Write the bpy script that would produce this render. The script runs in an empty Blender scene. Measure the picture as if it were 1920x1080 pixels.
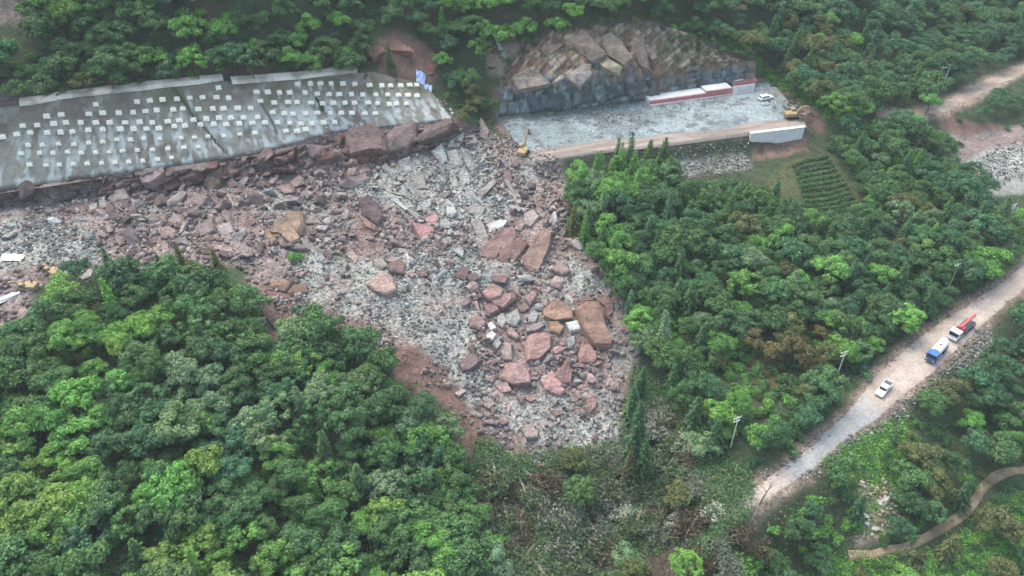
import bpy, bmesh, math, random
import numpy as np
from mathutils import Vector, Matrix
from mathutils.geometry import delaunay_2d_cdt
random.seed(7); RNG = np.random.default_rng(7)
S = bpy.context.scene
COL = S.collection
R = math.radians
# ------------------------------------------------------------------ camera, sky, sun, exposure
CAMZ, PITCH, FPX = 125.0, R(38.0), 1450.0
cam_d = bpy.data.cameras.new("camera"); cam = bpy.data.objects.new("camera", cam_d); COL.objects.link(cam)
cam.location = (0, 0, CAMZ); cam.rotation_euler = (R(90) - PITCH, 0, 0)
cam_d.sensor_width = 36.0; cam_d.lens = FPX / 1920 * 36.0; cam_d.clip_start = 1; cam_d.clip_end = 4000
S.camera = cam
SUN_EL, SUN_ROT = R(62), R(-35)
W = bpy.data.worlds.new("World"); S.world = W; W.use_nodes = True
nt = W.node_tree; bg = nt.nodes["Background"]
sky = nt.nodes.new("ShaderNodeTexSky"); sky.sky_type = 'NISHITA'; sky.sun_disc = False
sky.sun_elevation = SUN_EL; sky.sun_rotation = SUN_ROT; sky.air_density = 1.6; sky.dust_density = 4.0; sky.ozone_density = 1.0
nt.links.new(sky.outputs[0], bg.inputs[0]); bg.inputs[1].default_value = 0.15
sun_d = bpy.data.lights.new("sun", 'SUN'); sun_d.energy = 0.75; sun_d.angle = R(40); sun_d.color = (1.0, 0.95, 0.88)
sun = bpy.data.objects.new("sun", sun_d); COL.objects.link(sun)
_sd = Vector((math.sin(-SUN_ROT) * -math.cos(SUN_EL), math.cos(SUN_ROT) * math.cos(SUN_EL), math.sin(SUN_EL)))
sun.rotation_euler = _sd.to_track_quat('Z', 'Y').to_euler(); sun.location = (0, 100, 300)
S.view_settings.view_transform = 'Standard'; S.view_settings.look = 'None'
S.view_settings.exposure = 1.42; S.view_settings.gamma = 1.0
S.cycles.max_bounces = 5; S.cycles.diffuse_bounces = 3; S.cycles.glossy_bounces = 2; S.cycles.transmission_bounces = 3

# ------------------------------------------------------------------ camera maths
CT, ST = math.cos(PITCH), math.sin(PITCH)
def rayxy(px, py):
    a = (np.asarray(px, float) - 960) / FPX; b = (540 - np.asarray(py, float)) / FPX
    return a, CT + b * ST, ST - b * CT          # x, y and drop per unit depth
def PZ(px, py, z):                              # where the sight line meets the level z
    x, y, d = rayxy(px, py); t = (CAMZ - z) / d
    return (float(x * t), float(y * t), float(z))
def project(p):
    x, y, z = p[0], p[1], p[2] - CAMZ
    dep = y * CT - z * ST; up = y * ST + z * CT
    return 960 + FPX * x / dep, 540 - FPX * up / dep, dep
# ------------------------------------------------------------------ noise
def _h(ix, iy, seed):
    n = (ix.astype(np.int64) * 374761393 + iy.astype(np.int64) * 668265263 + seed * 974634777) & 0xffffffff
    n = ((n ^ (n >> 13)) * 1274126177) & 0xffffffff
    n = ((n ^ (n >> 16)) * 2246822519) & 0xffffffff
    return ((n ^ (n >> 15)) & 0xffffff) / float(0x1000000)
def vnoise(x, y, seed=0):
    xi = np.floor(x); yi = np.floor(y); fx = x - xi; fy = y - yi
    fx = fx * fx * (3 - 2 * fx); fy = fy * fy * (3 - 2 * fy)
    a = _h(xi, yi, seed); b = _h(xi + 1, yi, seed); c = _h(xi, yi + 1, seed); d = _h(xi + 1, yi + 1, seed)
    return (a + (b - a) * fx) * (1 - fy) + (c + (d - c) * fx) * fy
def fbm(x, y, sc, octv=4, seed=0):
    s = 0; amp = 0.5; tot = 0
    for i in range(octv):
        s = s + amp * vnoise(x / sc, y / sc, seed + i * 17); tot += amp; amp *= 0.5; sc /= 2.03
    return s / tot
def voro(x, y, seed=0, jit=0.9):
    xi = np.floor(x); yi = np.floor(y)
    f1 = np.full(np.shape(x), 9.0); f2 = f1.copy(); hid = f1 * 0
    for dx in (-1, 0, 1):
        for dy in (-1, 0, 1):
            cx = xi + dx; cy = yi + dy
            qx = cx + .5 + jit * (_h(cx, cy, seed) - .5); qy = cy + .5 + jit * (_h(cx, cy, seed + 5) - .5)
            d = np.hypot(x - qx, y - qy); near = d < f1
            f2 = np.where(near, f1, np.minimum(f2, d)); hid = np.where(near, _h(cx, cy, seed + 9), hid); f1 = np.where(near, d, f1)
    return f1, f2 - f1, hid
def sstep(a, b, x):
    t = np.clip((x - a) / (b - a), 0, 1); return t * t * (3 - 2 * t)
# ------------------------------------------------------------------ terrain: break lines (pixel, pixel, level) -> triangulated -> grid
SLOPE_BOT = [(-90, 374, 20), (0, 357, 20.5), (160, 334, 20.5), (320, 313, 20.5), (480, 288, 20.5), (640, 247, 20.5), (760, 236, 21), (852, 224, 21.5)]
SLOPE_TOP = [(-90, 214, 38), (30, 196, 38), (160, 180, 37.8), (290, 164, 37.5), (425, 150, 37), (560, 140, 35), (700, 134, 33.5), (800, 160, 28)]
LEDGE_BOT = [(-90, 408, 16), (0, 390, 16), (160, 370, 15.5), (320, 350, 15.3), (480, 332, 14.8), (650, 322, 14), (790, 285, 15), (900, 262, 16)]
BENCH_BACK = [(-90, 206, 38.2), (30, 186, 38.3), (160, 170, 38), (290, 154, 37.7), (425, 139, 37.2), (560, 130, 35.2), (690, 121, 33.9)]
CUT_BOT = [(930, 222, 18), (985, 216, 18), (1040, 213, 18), (1120, 202, 17.8), (1210, 186, 17.5), (1300, 172, 17.5), (1415, 157, 17.5)]
CUT_MID = [(940, 175, 24), (985, 158, 27), (1040, 148, 28), (1120, 140, 28.5), (1210, 140, 25.5), (1300, 133, 23.8), (1415, 120, 23.5)]
CUT_TOP = [(945, 130, 29.5), (985, 85, 35), (1040, 55, 38.5), (1120, 45, 39.5), (1210, 38, 39), (1300, 66, 33.5), (1415, 98, 25.8)]
PAD_FRONT = [(1000, 305, 17), (1100, 287, 17), (1250, 271, 17), (1400, 252, 17), (1507, 236, 17)]
PAD_FOOT = [(990, 330, 15), (1100, 320, 13), (1250, 306, 12.4), (1400, 290, 12), (1510, 262, 12.6)]
ROAD_L = [(1340, 985, -1.4), (1395, 928, -1), (1450, 888, -.8), (1500, 855, -.6), (1550, 805, -.4), (1600, 758, -.2), (1650, 690, 0), (1720, 628, .6), (1800, 578, 1.2), (1880, 528, 1.8), (1925, 488, 2), (2010, 410, 2.6)]
ROAD_R = [(1350, 1010, -1.4), (1412, 956, -1), (1470, 918, -.8), (1525, 880, -.6), (1580, 832, -.4), (1640, 790, -.2), (1705, 740, 0), (1765, 690, .6), (1835, 620, 1.2), (1900, 562, 1.8), (1960, 510, 2), (2060, 420, 2.6)]
TRACK_U = [(1640, 208, 12.3), (1700, 208, 12.4), (1760, 193, 12.6), (1800, 172, 12.9), (1860, 142, 13.4), (1925, 115, 14), (2020, 84, 15)]
TRACK_D = [(1640, 220, 12.3), (1705, 219, 12.4), (1772, 212, 12.6), (1815, 192, 12.9), (1872, 162, 13.4), (1935, 134, 14), (2035, 100, 15)]
LINES = [SLOPE_BOT, SLOPE_TOP, LEDGE_BOT, BENCH_BACK, CUT_BOT, CUT_MID, CUT_TOP, PAD_FRONT, PAD_FOOT, ROAD_L, ROAD_R, TRACK_U, TRACK_D]
SPOTS = [(-60, -60, 64), (0, 0, 57), (200, 0, 56.5), (400, 0, 55), (560, 0, 52.5), (700, 0, 48.5), (850, 0, 46.5), (1000, 0, 46), (1100, 0, 45.5), (1200, 0, 44.5), (1300, 0, 41), (1500, 0, 34), (1700, 0, 27), (1920, 0, 24),
    (0, 100, 47), (200, 80, 47), (400, 70, 46), (560, 65, 43.5), (700, 70, 41), (780, 60, 40), (850, 100, 34), (900, 60, 39.5), (900, 150, 28), (870, 200, 22.5), (920, 245, 17.5),
    (1450, 100, 24), (1600, 100, 20), (1700, 100, 17), (1850, 60, 18), (1560, 178, 16.5), (1480, 165, 17.8), (1530, 205, 17.6), (1600, 205, 14.5), (1640, 160, 14.5),
    (950, 262, 16.8), (1060, 245, 17.1), (1250, 225, 17.2), (1420, 205, 17.2),
    (850, 300, 14), (900, 400, 11), (950, 500, 8), (960, 600, 4), (1000, 700, 0), (1050, 830, -5),
    (1000, 345, 14), (1080, 450, 9), (1150, 530, 5), (1190, 650, 1), (1170, 830, -5),
    (650, 400, 12.6), (520, 520, 11.5), (600, 560, 10), (720, 650, 5), (850, 780, -1), (930, 840, -4),
    (-60, 480, 15.5), (80, 470, 15.2), (200, 440, 15.2), (300, 400, 15), (400, 480, 14), (780, 500, 9), (820, 620, 4.5),
    (480, 600, 11), (300, 600, 13), (100, 610, 13), (-60, 660, 12.5), (0, 760, 10.5), (0, 900, 8), (0, 1080, 5), (300, 800, 8.5), (300, 1080, 3), (600, 800, 4), (600, 1080, -2), (880, 1080, -9), (740, 720, 3.2), (880, 900, -6),
    (1000, 950, -8.5), (1100, 1080, -12), (1300, 1000, -7), (1250, 850, -4), (1300, 720, 0), (1400, 1085, -11),
    (1200, 400, 9.5), (1300, 500, 5.5), (1300, 600, 2.5), (1450, 700, .6), (1480, 600, 2.2), (1400, 400, 9), (1600, 330, 9), (1500, 330, 11), (1620, 450, 5), (1700, 560, 2.2), (1750, 440, 4), (1850, 470, 2.4),
    (1770, 222, 11), (1800, 264, 6.5), (1870, 262, 6.3), (1850, 310, 5), (1910, 345, 4.2), (1920, 300, 5), (1880, 420, 3), (1700, 300, 8.5), (1720, 240, 11), (1880, 225, 8), (1990, 250, 8), (1990, 330, 5),
    (1450, 1000, -5), (1600, 870, -3), (1640, 900, -5), (1640, 1000, -10), (1600, 1050, -11.5), (1800, 780, -4.5), (1920, 690, -3.5), (1800, 700, -1.2), (1850, 640, -.2), (1920, 900, -11), (1700, 1080, -13), (1920, 1080, -15), (1840, 930, -11.5), (1720, 1010, -11.8), (1780, 860, -8)]
FAR = [(-900, -300, 20), (0, -300, -25), (900, -300, -25), (-900, 300, 124), (900, 200, 40), (-900, 1200, 124), (0, 1200, 124), (900, 1200, 124), (-190, 50, 12), (-110, 50, 2), (0, 40, -14), (110, 50, -20), (200, 60, -18), (240, 130, -4), (260, 220, 16), (330, 330, 40), (240, 420, 58), (100, 340, 78), (0, 330, 95), (-120, 300, 100), (-230, 240, 78), (-250, 150, 34), (-230, 90, 22), (-200, 60, 14), (-350, 100, 40), (-350, 300, 124), (0, 500, 124), (300, 600, 124), (450, 100, 0), (0, -80, -22)]
def world_line(L, step=4.0):
    P = np.array([PZ(*p) for p in L]); out = [P[0]]
    for a, b in zip(P[:-1], P[1:]):
        n = max(1, int(np.hypot(*(b - a)[:2]) / step))
        out += [a + (b - a) * (i / n) for i in range(1, n + 1)]
    return np.array(out)
pts = []; cons = []
for L in LINES:
    w = world_line(L); s0 = len(pts); pts += [tuple(p) for p in w]
    cons += [(s0 + i, s0 + i + 1) for i in range(len(w) - 1)]
pts += [PZ(*p) for p in SPOTS] + [(float(a), float(b), float(c)) for a, b, c in FAR]
v2, _, tris, ov, _, _ = delaunay_2d_cdt([Vector(p[:2]) for p in pts], cons, [], 0, 1e-4)
zz = np.array([np.mean([pts[i][2] for i in o]) if len(o) else np.nan for o in ov])
vx = np.array([v.x for v in v2]); vy = np.array([v.y for v in v2])
for i in np.where(np.isnan(zz))[0]:             # crossings made by the triangulation
    d = np.hypot(vx - vx[i], vy - vy[i]); d[np.isnan(zz)] = 1e9; k = np.argsort(d)[:2]; zz[i] = zz[k].mean()
def axis(lo, hi, step, far_lo, far_hi):
    a = np.arange(lo, hi + step, step); g = step; left = []; x = lo
    while x > far_lo: g *= 1.35; x -= g; left.append(x)
    g = step; right = []; x = a[-1]
    while x < far_hi: g *= 1.35; x += g; right.append(x)
    return np.array(left[::-1] + list(a) + right)
XS = axis(-165, 240, 0.75, -850, 850); YS = axis(66, 345, 0.75, -250, 1100)
GX, GY = np.meshgrid(XS, YS); Z = np.full(GX.shape, np.nan)
for t in tris:
    (ax, bx, cx), (ay, by, cy) = vx[list(t)], vy[list(t)]; za, zb, zc = zz[list(t)]
    i0, i1 = np.searchsorted(XS, [min(ax, bx, cx) - 1e-6, max(ax, bx, cx) + 1e-6]); j0, j1 = np.searchsorted(YS, [min(ay, by, cy) - 1e-6, max(ay, by, cy) + 1e-6])
    if i1 <= i0 or j1 <= j0: continue
    X = GX[j0:j1, i0:i1]; Y = GY[j0:j1, i0:i1]; D = (by - cy) * (ax - cx) + (cx - bx) * (ay - cy)
    if abs(D) < 1e-9: continue
    l1 = ((by - cy) * (X - cx) + (cx - bx) * (Y - cy)) / D; l2 = ((cy - ay) * (X - cx) + (ax - cx) * (Y - cy)) / D; l3 = 1 - l1 - l2
    m = (l1 > -1e-5) & (l2 > -1e-5) & (l3 > -1e-5)
    sub = Z[j0:j1, i0:i1]; sub[m] = (l1 * za + l2 * zb + l3 * zc)[m]
Z[np.isnan(Z)] = 0.0
def blur(A, n):
    for _ in range(n):
        A = np.pad(A, 1, mode='edge'); A = (A[:-2] + 2 * A[1:-1] + A[2:]) / 4; A = (A[:, :-2] + 2 * A[:, 1:-1] + A[:, 2:]) / 4
    return A
Z = blur(Z, 3)
def H(x, y):
    x = np.asarray(x, float); y = np.asarray(y, float)
    i = np.clip(np.searchsorted(XS, x) - 1, 0, len(XS) - 2); j = np.clip(np.searchsorted(YS, y) - 1, 0, len(YS) - 2)
    fx = np.clip((x - XS[i]) / (XS[i + 1] - XS[i]), 0, 1); fy = np.clip((y - YS[j]) / (YS[j + 1] - YS[j]), 0, 1)
    return (Z[j, i] * (1 - fx) + Z[j, i + 1] * fx) * (1 - fy) + (Z[j + 1, i] * (1 - fx) + Z[j + 1, i + 1] * fx) * fy
_T = np.arange(60, 520, 0.6)
def hit(px, py, off=0.0):                       # the place on the ground (raised by off) seen at a pixel
    a, c, d = rayxy(px, py); x = a * _T; y = c * _T; z = CAMZ - d * _T
    below = z < H(x, y) + off
    k = int(np.argmax(below)) if below.any() else len(_T) - 1
    lo, hi = _T[max(k - 1, 0)], _T[k]
    for _ in range(12):
        m = (lo + hi) / 2
        if CAMZ - d * m < H(a * m, c * m) + off: hi = m
        else: lo = m
    return Vector((a * hi, c * hi, CAMZ - d * hi))
def hitpoly(poly, off=0.0, sub=2):
    out = []
    for (a, b), (c, d) in zip(poly, poly[1:] + poly[:1]):
        for i in range(sub): p = hit(a + (c - a) * i / sub, b + (d - b) * i / sub, off); out.append((p.x, p.y))
    return np.array(out)
def inside(x, y, P):
    r = np.zeros(np.shape(x), bool); x0, y0 = P[-1]
    for x1, y1 in P:
        c = (y1 > y) != (y0 > y)
        with np.errstate(divide='ignore', invalid='ignore'): r ^= c & (x < (x0 - x1) * (y - y1) / (y0 - y1 + 1e-12) + x1)
        x0, y0 = x1, y1
    return r
NX1 = fbm(GX, GY, 9, 3, 41) - .5; NY1 = fbm(GX, GY, 9, 3, 77) - .5
def mask(poly, off=0.0, rag=3.0, soft=2, world=None):  # a ragged soft-edged area of the ground
    P = hitpoly(poly, off) if world is None else world
    return blur(inside(GX + rag * 2 * NX1, GY + rag * 2 * NY1, P).astype(float), soft)
# ------------------------------------------------------------------ colours and materials
def lin(r, g, b):
    f = lambda c: c / 12.92 if c <= .04045 else ((c + .055) / 1.055) ** 2.4
    return np.array([f(r / 255), f(g / 255), f(b / 255)])
def new_mat(name):
    m = bpy.data.materials.new(name); m.use_nodes = True
    return m, m.node_tree.nodes, m.node_tree.links, m.node_tree.nodes["Principled BSDF"]
def mix_mul(N, L, a, b, fac=1.0):
    n = N.new("ShaderNodeMix"); n.data_type = 'RGBA'; n.blend_type = 'MULTIPLY'; n.inputs[0].default_value = fac
    L.new(a, n.inputs[6]); L.new(b, n.inputs[7]); return n.outputs[2]
def ramp(N, L, src, lo, hi, p0=.25, p1=.75):
    n = N.new("ShaderNodeValToRGB"); e = n.color_ramp.elements
    e[0].position = p0; e[1].position = p1; e[0].color = (*lo, 1) if hasattr(lo, '__len__') else (lo, lo, lo, 1); e[1].color = (*hi, 1) if hasattr(hi, '__len__') else (hi, hi, hi, 1)
    L.new(src, n.inputs[0]); return n.outputs[0]
def noise(N, L, scale, detail=5, coord='Object', vec=None):
    n = N.new("ShaderNodeTexNoise"); n.inputs["Scale"].default_value = scale; n.inputs["Detail"].default_value = detail; n.inputs["Roughness"].default_value = .62
    if vec is None:
        tc = N.new("ShaderNodeTexCoord"); vec = tc.outputs[coord]
    L.new(vec, n.inputs["Vector"]); return n.outputs[0]
def bump(N, L, P, src, strength=.5, dist=.3):
    b = N.new("ShaderNodeBump"); b.inputs["Strength"].default_value = strength; b.inputs["Distance"].default_value = dist
    L.new(src, b.inputs["Height"]); L.new(b.outputs[0], P.inputs["Normal"])
def attr_mat(name, attr='Col', obj_color=False, n1=.35, n2=2.5, lo=.72, hi=1.28, bs=.5, speck=0.0, rough=.92, stain=None, crack=0.0):
    """Colour from the mesh (or the object), broken up with noise; alpha of the colour says how stony it is."""
    m, N, L, P = new_mat(name); lo *= .86; hi *= .86
    if obj_color:
        oi = N.new("ShaderNodeObjectInfo"); base = oi.outputs["Color"]; alpha = None
    else:
        a = N.new("ShaderNodeAttribute"); a.attribute_name = attr; base = a.outputs["Color"]; alpha = a.outputs["Alpha"]
    c = mix_mul(N, L, base, ramp(N, L, noise(N, L, n1), lo, hi, .3, .7))
    c = mix_mul(N, L, c, ramp(N, L, noise(N, L, n2, 6), lo, hi, .3, .7))
    if speck:
        tc = N.new("ShaderNodeTexCoord"); v = N.new("ShaderNodeTexVoronoi"); v.inputs["Scale"].default_value = 2.1; L.new(tc.outputs["Object"], v.inputs["Vector"])
        sp = N.new("ShaderNodeSeparateColor"); L.new(v.outputs["Color"], sp.inputs[0])
        r = ramp(N, L, sp.outputs[0], 1 - speck, 1 + speck, .1, .9)
        mx = N.new("ShaderNodeMix"); mx.data_type = 'RGBA'; mx.blend_type = 'MULTIPLY'; L.new(alpha, mx.inputs[0]); L.new(c, mx.inputs[6]); L.new(r, mx.inputs[7]); c = mx.outputs[2]
    if crack:
        tc = N.new("ShaderNodeTexCoord"); mp = N.new("ShaderNodeMapping"); mp.inputs["Scale"].default_value = (.5, .5, 1.1); L.new(tc.outputs["Object"], mp.inputs[0]); wn = N.new("ShaderNodeTexNoise"); wn.inputs["Scale"].default_value = .6; L.new(tc.outputs["Object"], wn.inputs[0])
        ad = N.new("ShaderNodeMix"); ad.data_type = 'RGBA'; ad.blend_type = 'ADD'; ad.inputs[0].default_value = .9; L.new(mp.outputs[0], ad.inputs[6]); L.new(wn.outputs["Color"], ad.inputs[7])
        v = N.new("ShaderNodeTexVoronoi"); v.feature = 'DISTANCE_TO_EDGE'; v.inputs["Scale"].default_value = .75; L.new(ad.outputs[2], v.inputs["Vector"])
        c = mix_mul(N, L, c, ramp(N, L, v.outputs["Distance"], 1 - crack, 1.0, 0.0, .045))
        band = noise(N, L, 1.0, 3, vec=None); wv = N.new("ShaderNodeMapping"); wv.inputs["Scale"].default_value = (.25, .25, 3.2); L.new(tc.outputs["Object"], wv.inputs[0])
        c = mix_mul(N, L, c, ramp(N, L, noise(N, L, 1.0, 4, vec=wv.outputs[0]), .8, 1.16, .35, .65))
    if stain is not None:
        mx = N.new("ShaderNodeMix"); mx.data_type = 'RGBA'; f = ramp(N, L, noise(N, L, .28, 6), 0.0, .5, .55, .75)
        L.new(f, mx.inputs[0]); L.new(c, mx.inputs[6]); mx.inputs[7].default_value = (*stain, 1); c = mx.outputs[2]
    L.new(c, P.inputs["Base Color"]); P.inputs["Roughness"].default_value = rough; P.inputs["Specular IOR Level"].default_value = .25
    bump(N, L, P, noise(N, L, 1.6, 7), bs, .4)
    return m
def plain(name, col, rough=.6, lo=.85, hi=1.12, scale=2.0, bs=.08, metal=0.0):
    m, N, L, P = new_mat(name)
    rgb = N.new("ShaderNodeRGB"); rgb.outputs[0].default_value = (*col, 1)
    c = mix_mul(N, L, rgb.outputs[0], ramp(N, L, noise(N, L, scale), lo, hi, .3, .7))
    L.new(c, P.inputs["Base Color"]); P.inputs["Roughness"].default_value = rough; P.inputs["Metallic"].default_value = metal
    bump(N, L, P, noise(N, L, scale * 3), bs, .1)
    return m
def leaf_mat(name, obj_color=True):
    m, N, L, P = new_mat(name)
    if obj_color:
        oi = N.new("ShaderNodeObjectInfo"); base = oi.outputs["Color"]
    else:
        a = N.new("ShaderNodeAttribute"); a.attribute_name = 'Col'; base = a.outputs["Color"]
    g = N.new("ShaderNodeNewGeometry")
    c = mix_mul(N, L, base, ramp(N, L, g.outputs["Random Per Island"], (.62, .66, .6), (1.36, 1.3, 1.35), 0, 1))
    c = mix_mul(N, L, c, ramp(N, L, noise(N, L, .45, 3), (.7, .74, .8), (1.3, 1.24, 1.1), .3, .7))
    L.new(c, P.inputs["Base Color"]); P.inputs["Roughness"].default_value = .55; P.inputs["Specular IOR Level"].default_value = .35
    t = N.new("ShaderNodeBsdfTranslucent"); L.new(c, t.inputs[0])
    mx = N.new("ShaderNodeMixShader"); mx.inputs[0].default_value = .35
    L.new(P.outputs[0], mx.inputs[1]); L.new(t.outputs[0], mx.inputs[2])
    L.new(mx.outputs[0], N["Material Output"].inputs[0])
    return m
M_GROUND = attr_mat("ground", speck=.5, bs=.8)
M_SHEET = attr_mat("rock sheet", n1=.5, n2=3.0, lo=.78, hi=1.22, bs=.7, speck=.35)
M_CONC = attr_mat("sprayed concrete", n1=.6, n2=4, lo=.8, hi=1.2, bs=.35)
M_ROAD = attr_mat("compacted earth", n1=.25, n2=3, lo=.86, hi=1.14, bs=.25, speck=.25)
M_ROCK = attr_mat("boulder rock", obj_color=True, n1=.5, n2=2.2, lo=.68, hi=1.28, bs=.7, crack=.32)
M_RUST = attr_mat("stained boulder rock", obj_color=True, n1=.5, n2=2.2, lo=.76, hi=1.2, bs=.7, crack=.3, stain=lin(168, 152, 142))
M_RUBBLE = attr_mat("rubble stone", n1=.6, n2=3, lo=.8, hi=1.2, bs=.4)
M_LEAF = leaf_mat("leaves"); M_LEAFV = leaf_mat("leaves of the mass", False)
M_BARK = plain("bark", lin(92, 80, 68), .9, .7, 1.25, 3, .4)
M_PALEBARK = plain("stripped wood", lin(150, 138, 122), .9, .7, 1.25, 3, .4)
# ------------------------------------------------------------------ mesh helpers
def tag(o, label=None, cat=None, group=None, kind=None):
    for k, v in (("label", label), ("category", cat), ("group", group), ("kind", kind)):
        if v: o[k] = v
    return o
def empty(name, loc=(0, 0, 0), rz=0.0):
    o = bpy.data.objects.new(name, None); COL.objects.link(o); o.location = loc; o.rotation_euler = (0, 0, rz); o.empty_display_size = .5
    return o
def mesh_np(name, V, F, mat=None, cols=None, smooth=False, parent=None, link=True):
    V = np.ascontiguousarray(V, np.float32); F = np.ascontiguousarray(F, np.int32); k = F.shape[1]
    me = bpy.data.meshes.new(name); me.vertices.add(len(V)); me.vertices.foreach_set("co", V.ravel())
    me.loops.add(F.size); me.loops.foreach_set("vertex_index", F.ravel())
    me.polygons.add(len(F)); me.polygons.foreach_set("loop_start", np.arange(0, F.size, k, dtype=np.int32))
    if smooth: me.polygons.foreach_set("use_smooth", np.ones(len(F), bool))
    me.update(calc_edges=True)
    if cols is not None:
        cols = np.asarray(cols, np.float32)
        if cols.shape[1] == 3: cols = np.concatenate([cols, np.ones((len(cols), 1), np.float32)], 1)
        at = me.color_attributes.new("Col", 'FLOAT_COLOR', 'POINT'); at.data.foreach_set("color", np.ascontiguousarray(cols).ravel())
    if mat: me.materials.append(mat)
    o = bpy.data.objects.new(name, me)
    if link: COL.objects.link(o)
    if parent: o.parent = parent
    return o
def from_bm(name, bm, mat, parent=None, smooth=False):
    me = bpy.data.meshes.new(name); bmesh.ops.recalc_face_normals(bm, faces=bm.faces[:]); bm.to_mesh(me); bm.free()
    if smooth:
        for p in me.polygons: p.use_smooth = True
    if mat: me.materials.append(mat)
    o = bpy.data.objects.new(name, me); COL.objects.link(o)
    if parent: o.parent = parent
    return o
def gridF(nv, nu):
    i = np.arange(nv * nu).reshape(nv, nu)
    return np.stack([i[:-1, :-1], i[:-1, 1:], i[1:, 1:], i[1:, :-1]], -1).reshape(-1, 4)
# ------------------------------------------------------------------ the ground sheet
FOREST = lin(66, 78, 54); BROWN = lin(138, 124, 118); REDSOIL = lin(126, 101, 90); GREY = lin(152, 154, 146); TAN = lin(168, 150, 132); GRASS = lin(84, 116, 62); DARKSOIL = lin(66, 62, 50); PALE = lin(178, 172, 164)
DEBRIS = [(-70, 385), (0, 378), (160, 350), (480, 308), (650, 260), (855, 226), (930, 250), (985, 285), (1045, 300), (1058, 350), (1068, 400), (1090, 460), (1140, 505), (1178, 570), (1200, 650), (1178, 720), (1168, 790), (1172, 850), (1140, 838), (1118, 885), (1088, 850), (1045, 846), (1022, 902), (992, 852), (958, 868), (930, 835), (885, 800), (845, 740), (740, 700), (690, 620), (600, 600), (490, 610), (470, 500), (400, 505), (200, 520), (95, 505), (60, 560), (85, 590), (0, 618), (-70, 650)]
Cg = np.zeros(GX.shape + (4,)); Cg[..., :3] = FOREST
Cg[..., :3] = FOREST * (.7 + .6 * fbm(GX, GY, 8, 4, 3))[..., None]
def paint(m, col, stone=0.0):
    m = m[..., None]; c = np.concatenate([np.broadcast_to(np.asarray(col, float), GX.shape + (3,)), np.full(GX.shape + (1,), stone)], -1)
    Cg[:] = Cg * (1 - m) + c * m
mDEB = mask(DEBRIS, 0, 2.5, 2)
nA = fbm(GX, GY, 7, 4, 11); nB = fbm(GX, GY, 16, 4, 23)
deb = BROWN * (.75 + .5 * nA[..., None]) ; deb = deb + (GREY * .8 - deb) * (sstep(.48, .62, nB) * .7)[..., None]; deb = deb + (REDSOIL - deb) * (sstep(.55, .7, 1 - nA) * .5)[..., None]
paint(mDEB, deb, .9)
GRAVEL = [[(670, 330), (760, 300), (850, 262), (905, 290), (960, 400), (880, 420), (800, 400), (700, 390), (665, 360)], [(555, 470), (690, 480), (720, 540), (670, 600), (560, 560)], [(720, 520), (800, 490), (880, 560), (900, 640), (830, 690), (760, 640), (690, 600)], [(1010, 505), (1080, 490), (1140, 530), (1140, 580), (1050, 560)], [(930, 745), (1050, 730), (1160, 740), (1158, 835), (1040, 840), (950, 800)], [(-70, 430), (60, 400), (190, 430), (190, 490), (80, 500), (-70, 520)], [(460, 360), (530, 350), (540, 390), (480, 410)], [(830, 640), (880, 650), (930, 720), (900, 770), (850, 720)], [(680, 470), (900, 470), (935, 560), (870, 620), (740, 560)]]
mSTR = np.maximum(mask(GRAVEL[0], 0, 2.5, 2), mask(GRAVEL[5], 0, 2.5, 2)); mGRV = sum(mask(g, 0, 2.0, 2) for g in GRAVEL).clip(0, 1)
mGRV = mGRV * (.3 + .7 * sstep(.3, .5, fbm(GX, GY, 6, 4, 29))); mGRV = blur(np.maximum(mGRV, mSTR * .95), 1)
paint(mGRV * .9, GREY * 1.0 * (.75 + .5 * nA[..., None]), 1.0)
for g in ([(480, 540), (530, 520), (560, 560), (545, 640), (500, 640)], [(720, 650), (800, 660), (900, 780), (940, 860), (880, 860), (830, 760), (740, 720)], [(940, 910), (1000, 900), (1000, 1020), (950, 1030)], [(1200, 1030), (1270, 1010), (1340, 1040), (1340, 1110), (1200, 1110)], [(1100, 950), (1140, 955), (1135, 1010), (1105, 1010)], [(690, 90), (740, 50), (800, 80), (825, 150), (790, 160), (700, 130)], [(925, 170), (960, 165), (960, 230), (1000, 250), (1040, 275), (980, 280), (930, 240)], [(1380, 130), (1420, 120), (1500, 170), (1560, 210), (1540, 250), (1505, 240), (1500, 190)], [(1765, 215), (1880, 235), (1880, 268), (1800, 272), (1760, 240)], [(1405, 275), (1520, 255), (1520, 285), (1410, 305)]):
    paint(mask(g, 0, 1.6, 1), REDSOIL * (.7 + .6 * nA[..., None]), .3)
mFALL = mask([(890, 830), (960, 850), (1160, 845), (1200, 690), (1260, 720), (1340, 850), (1400, 900), (1395, 950), (1340, 1120), (930, 1120), (900, 960)], 0, 2.0, 2)
paint(mFALL * (1 - mDEB) * .9, DARKSOIL * (.6 + .8 * nA[..., None]) + (REDSOIL - DARKSOIL) * sstep(.55, .68, nB)[..., None] * .6, .3)
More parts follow.
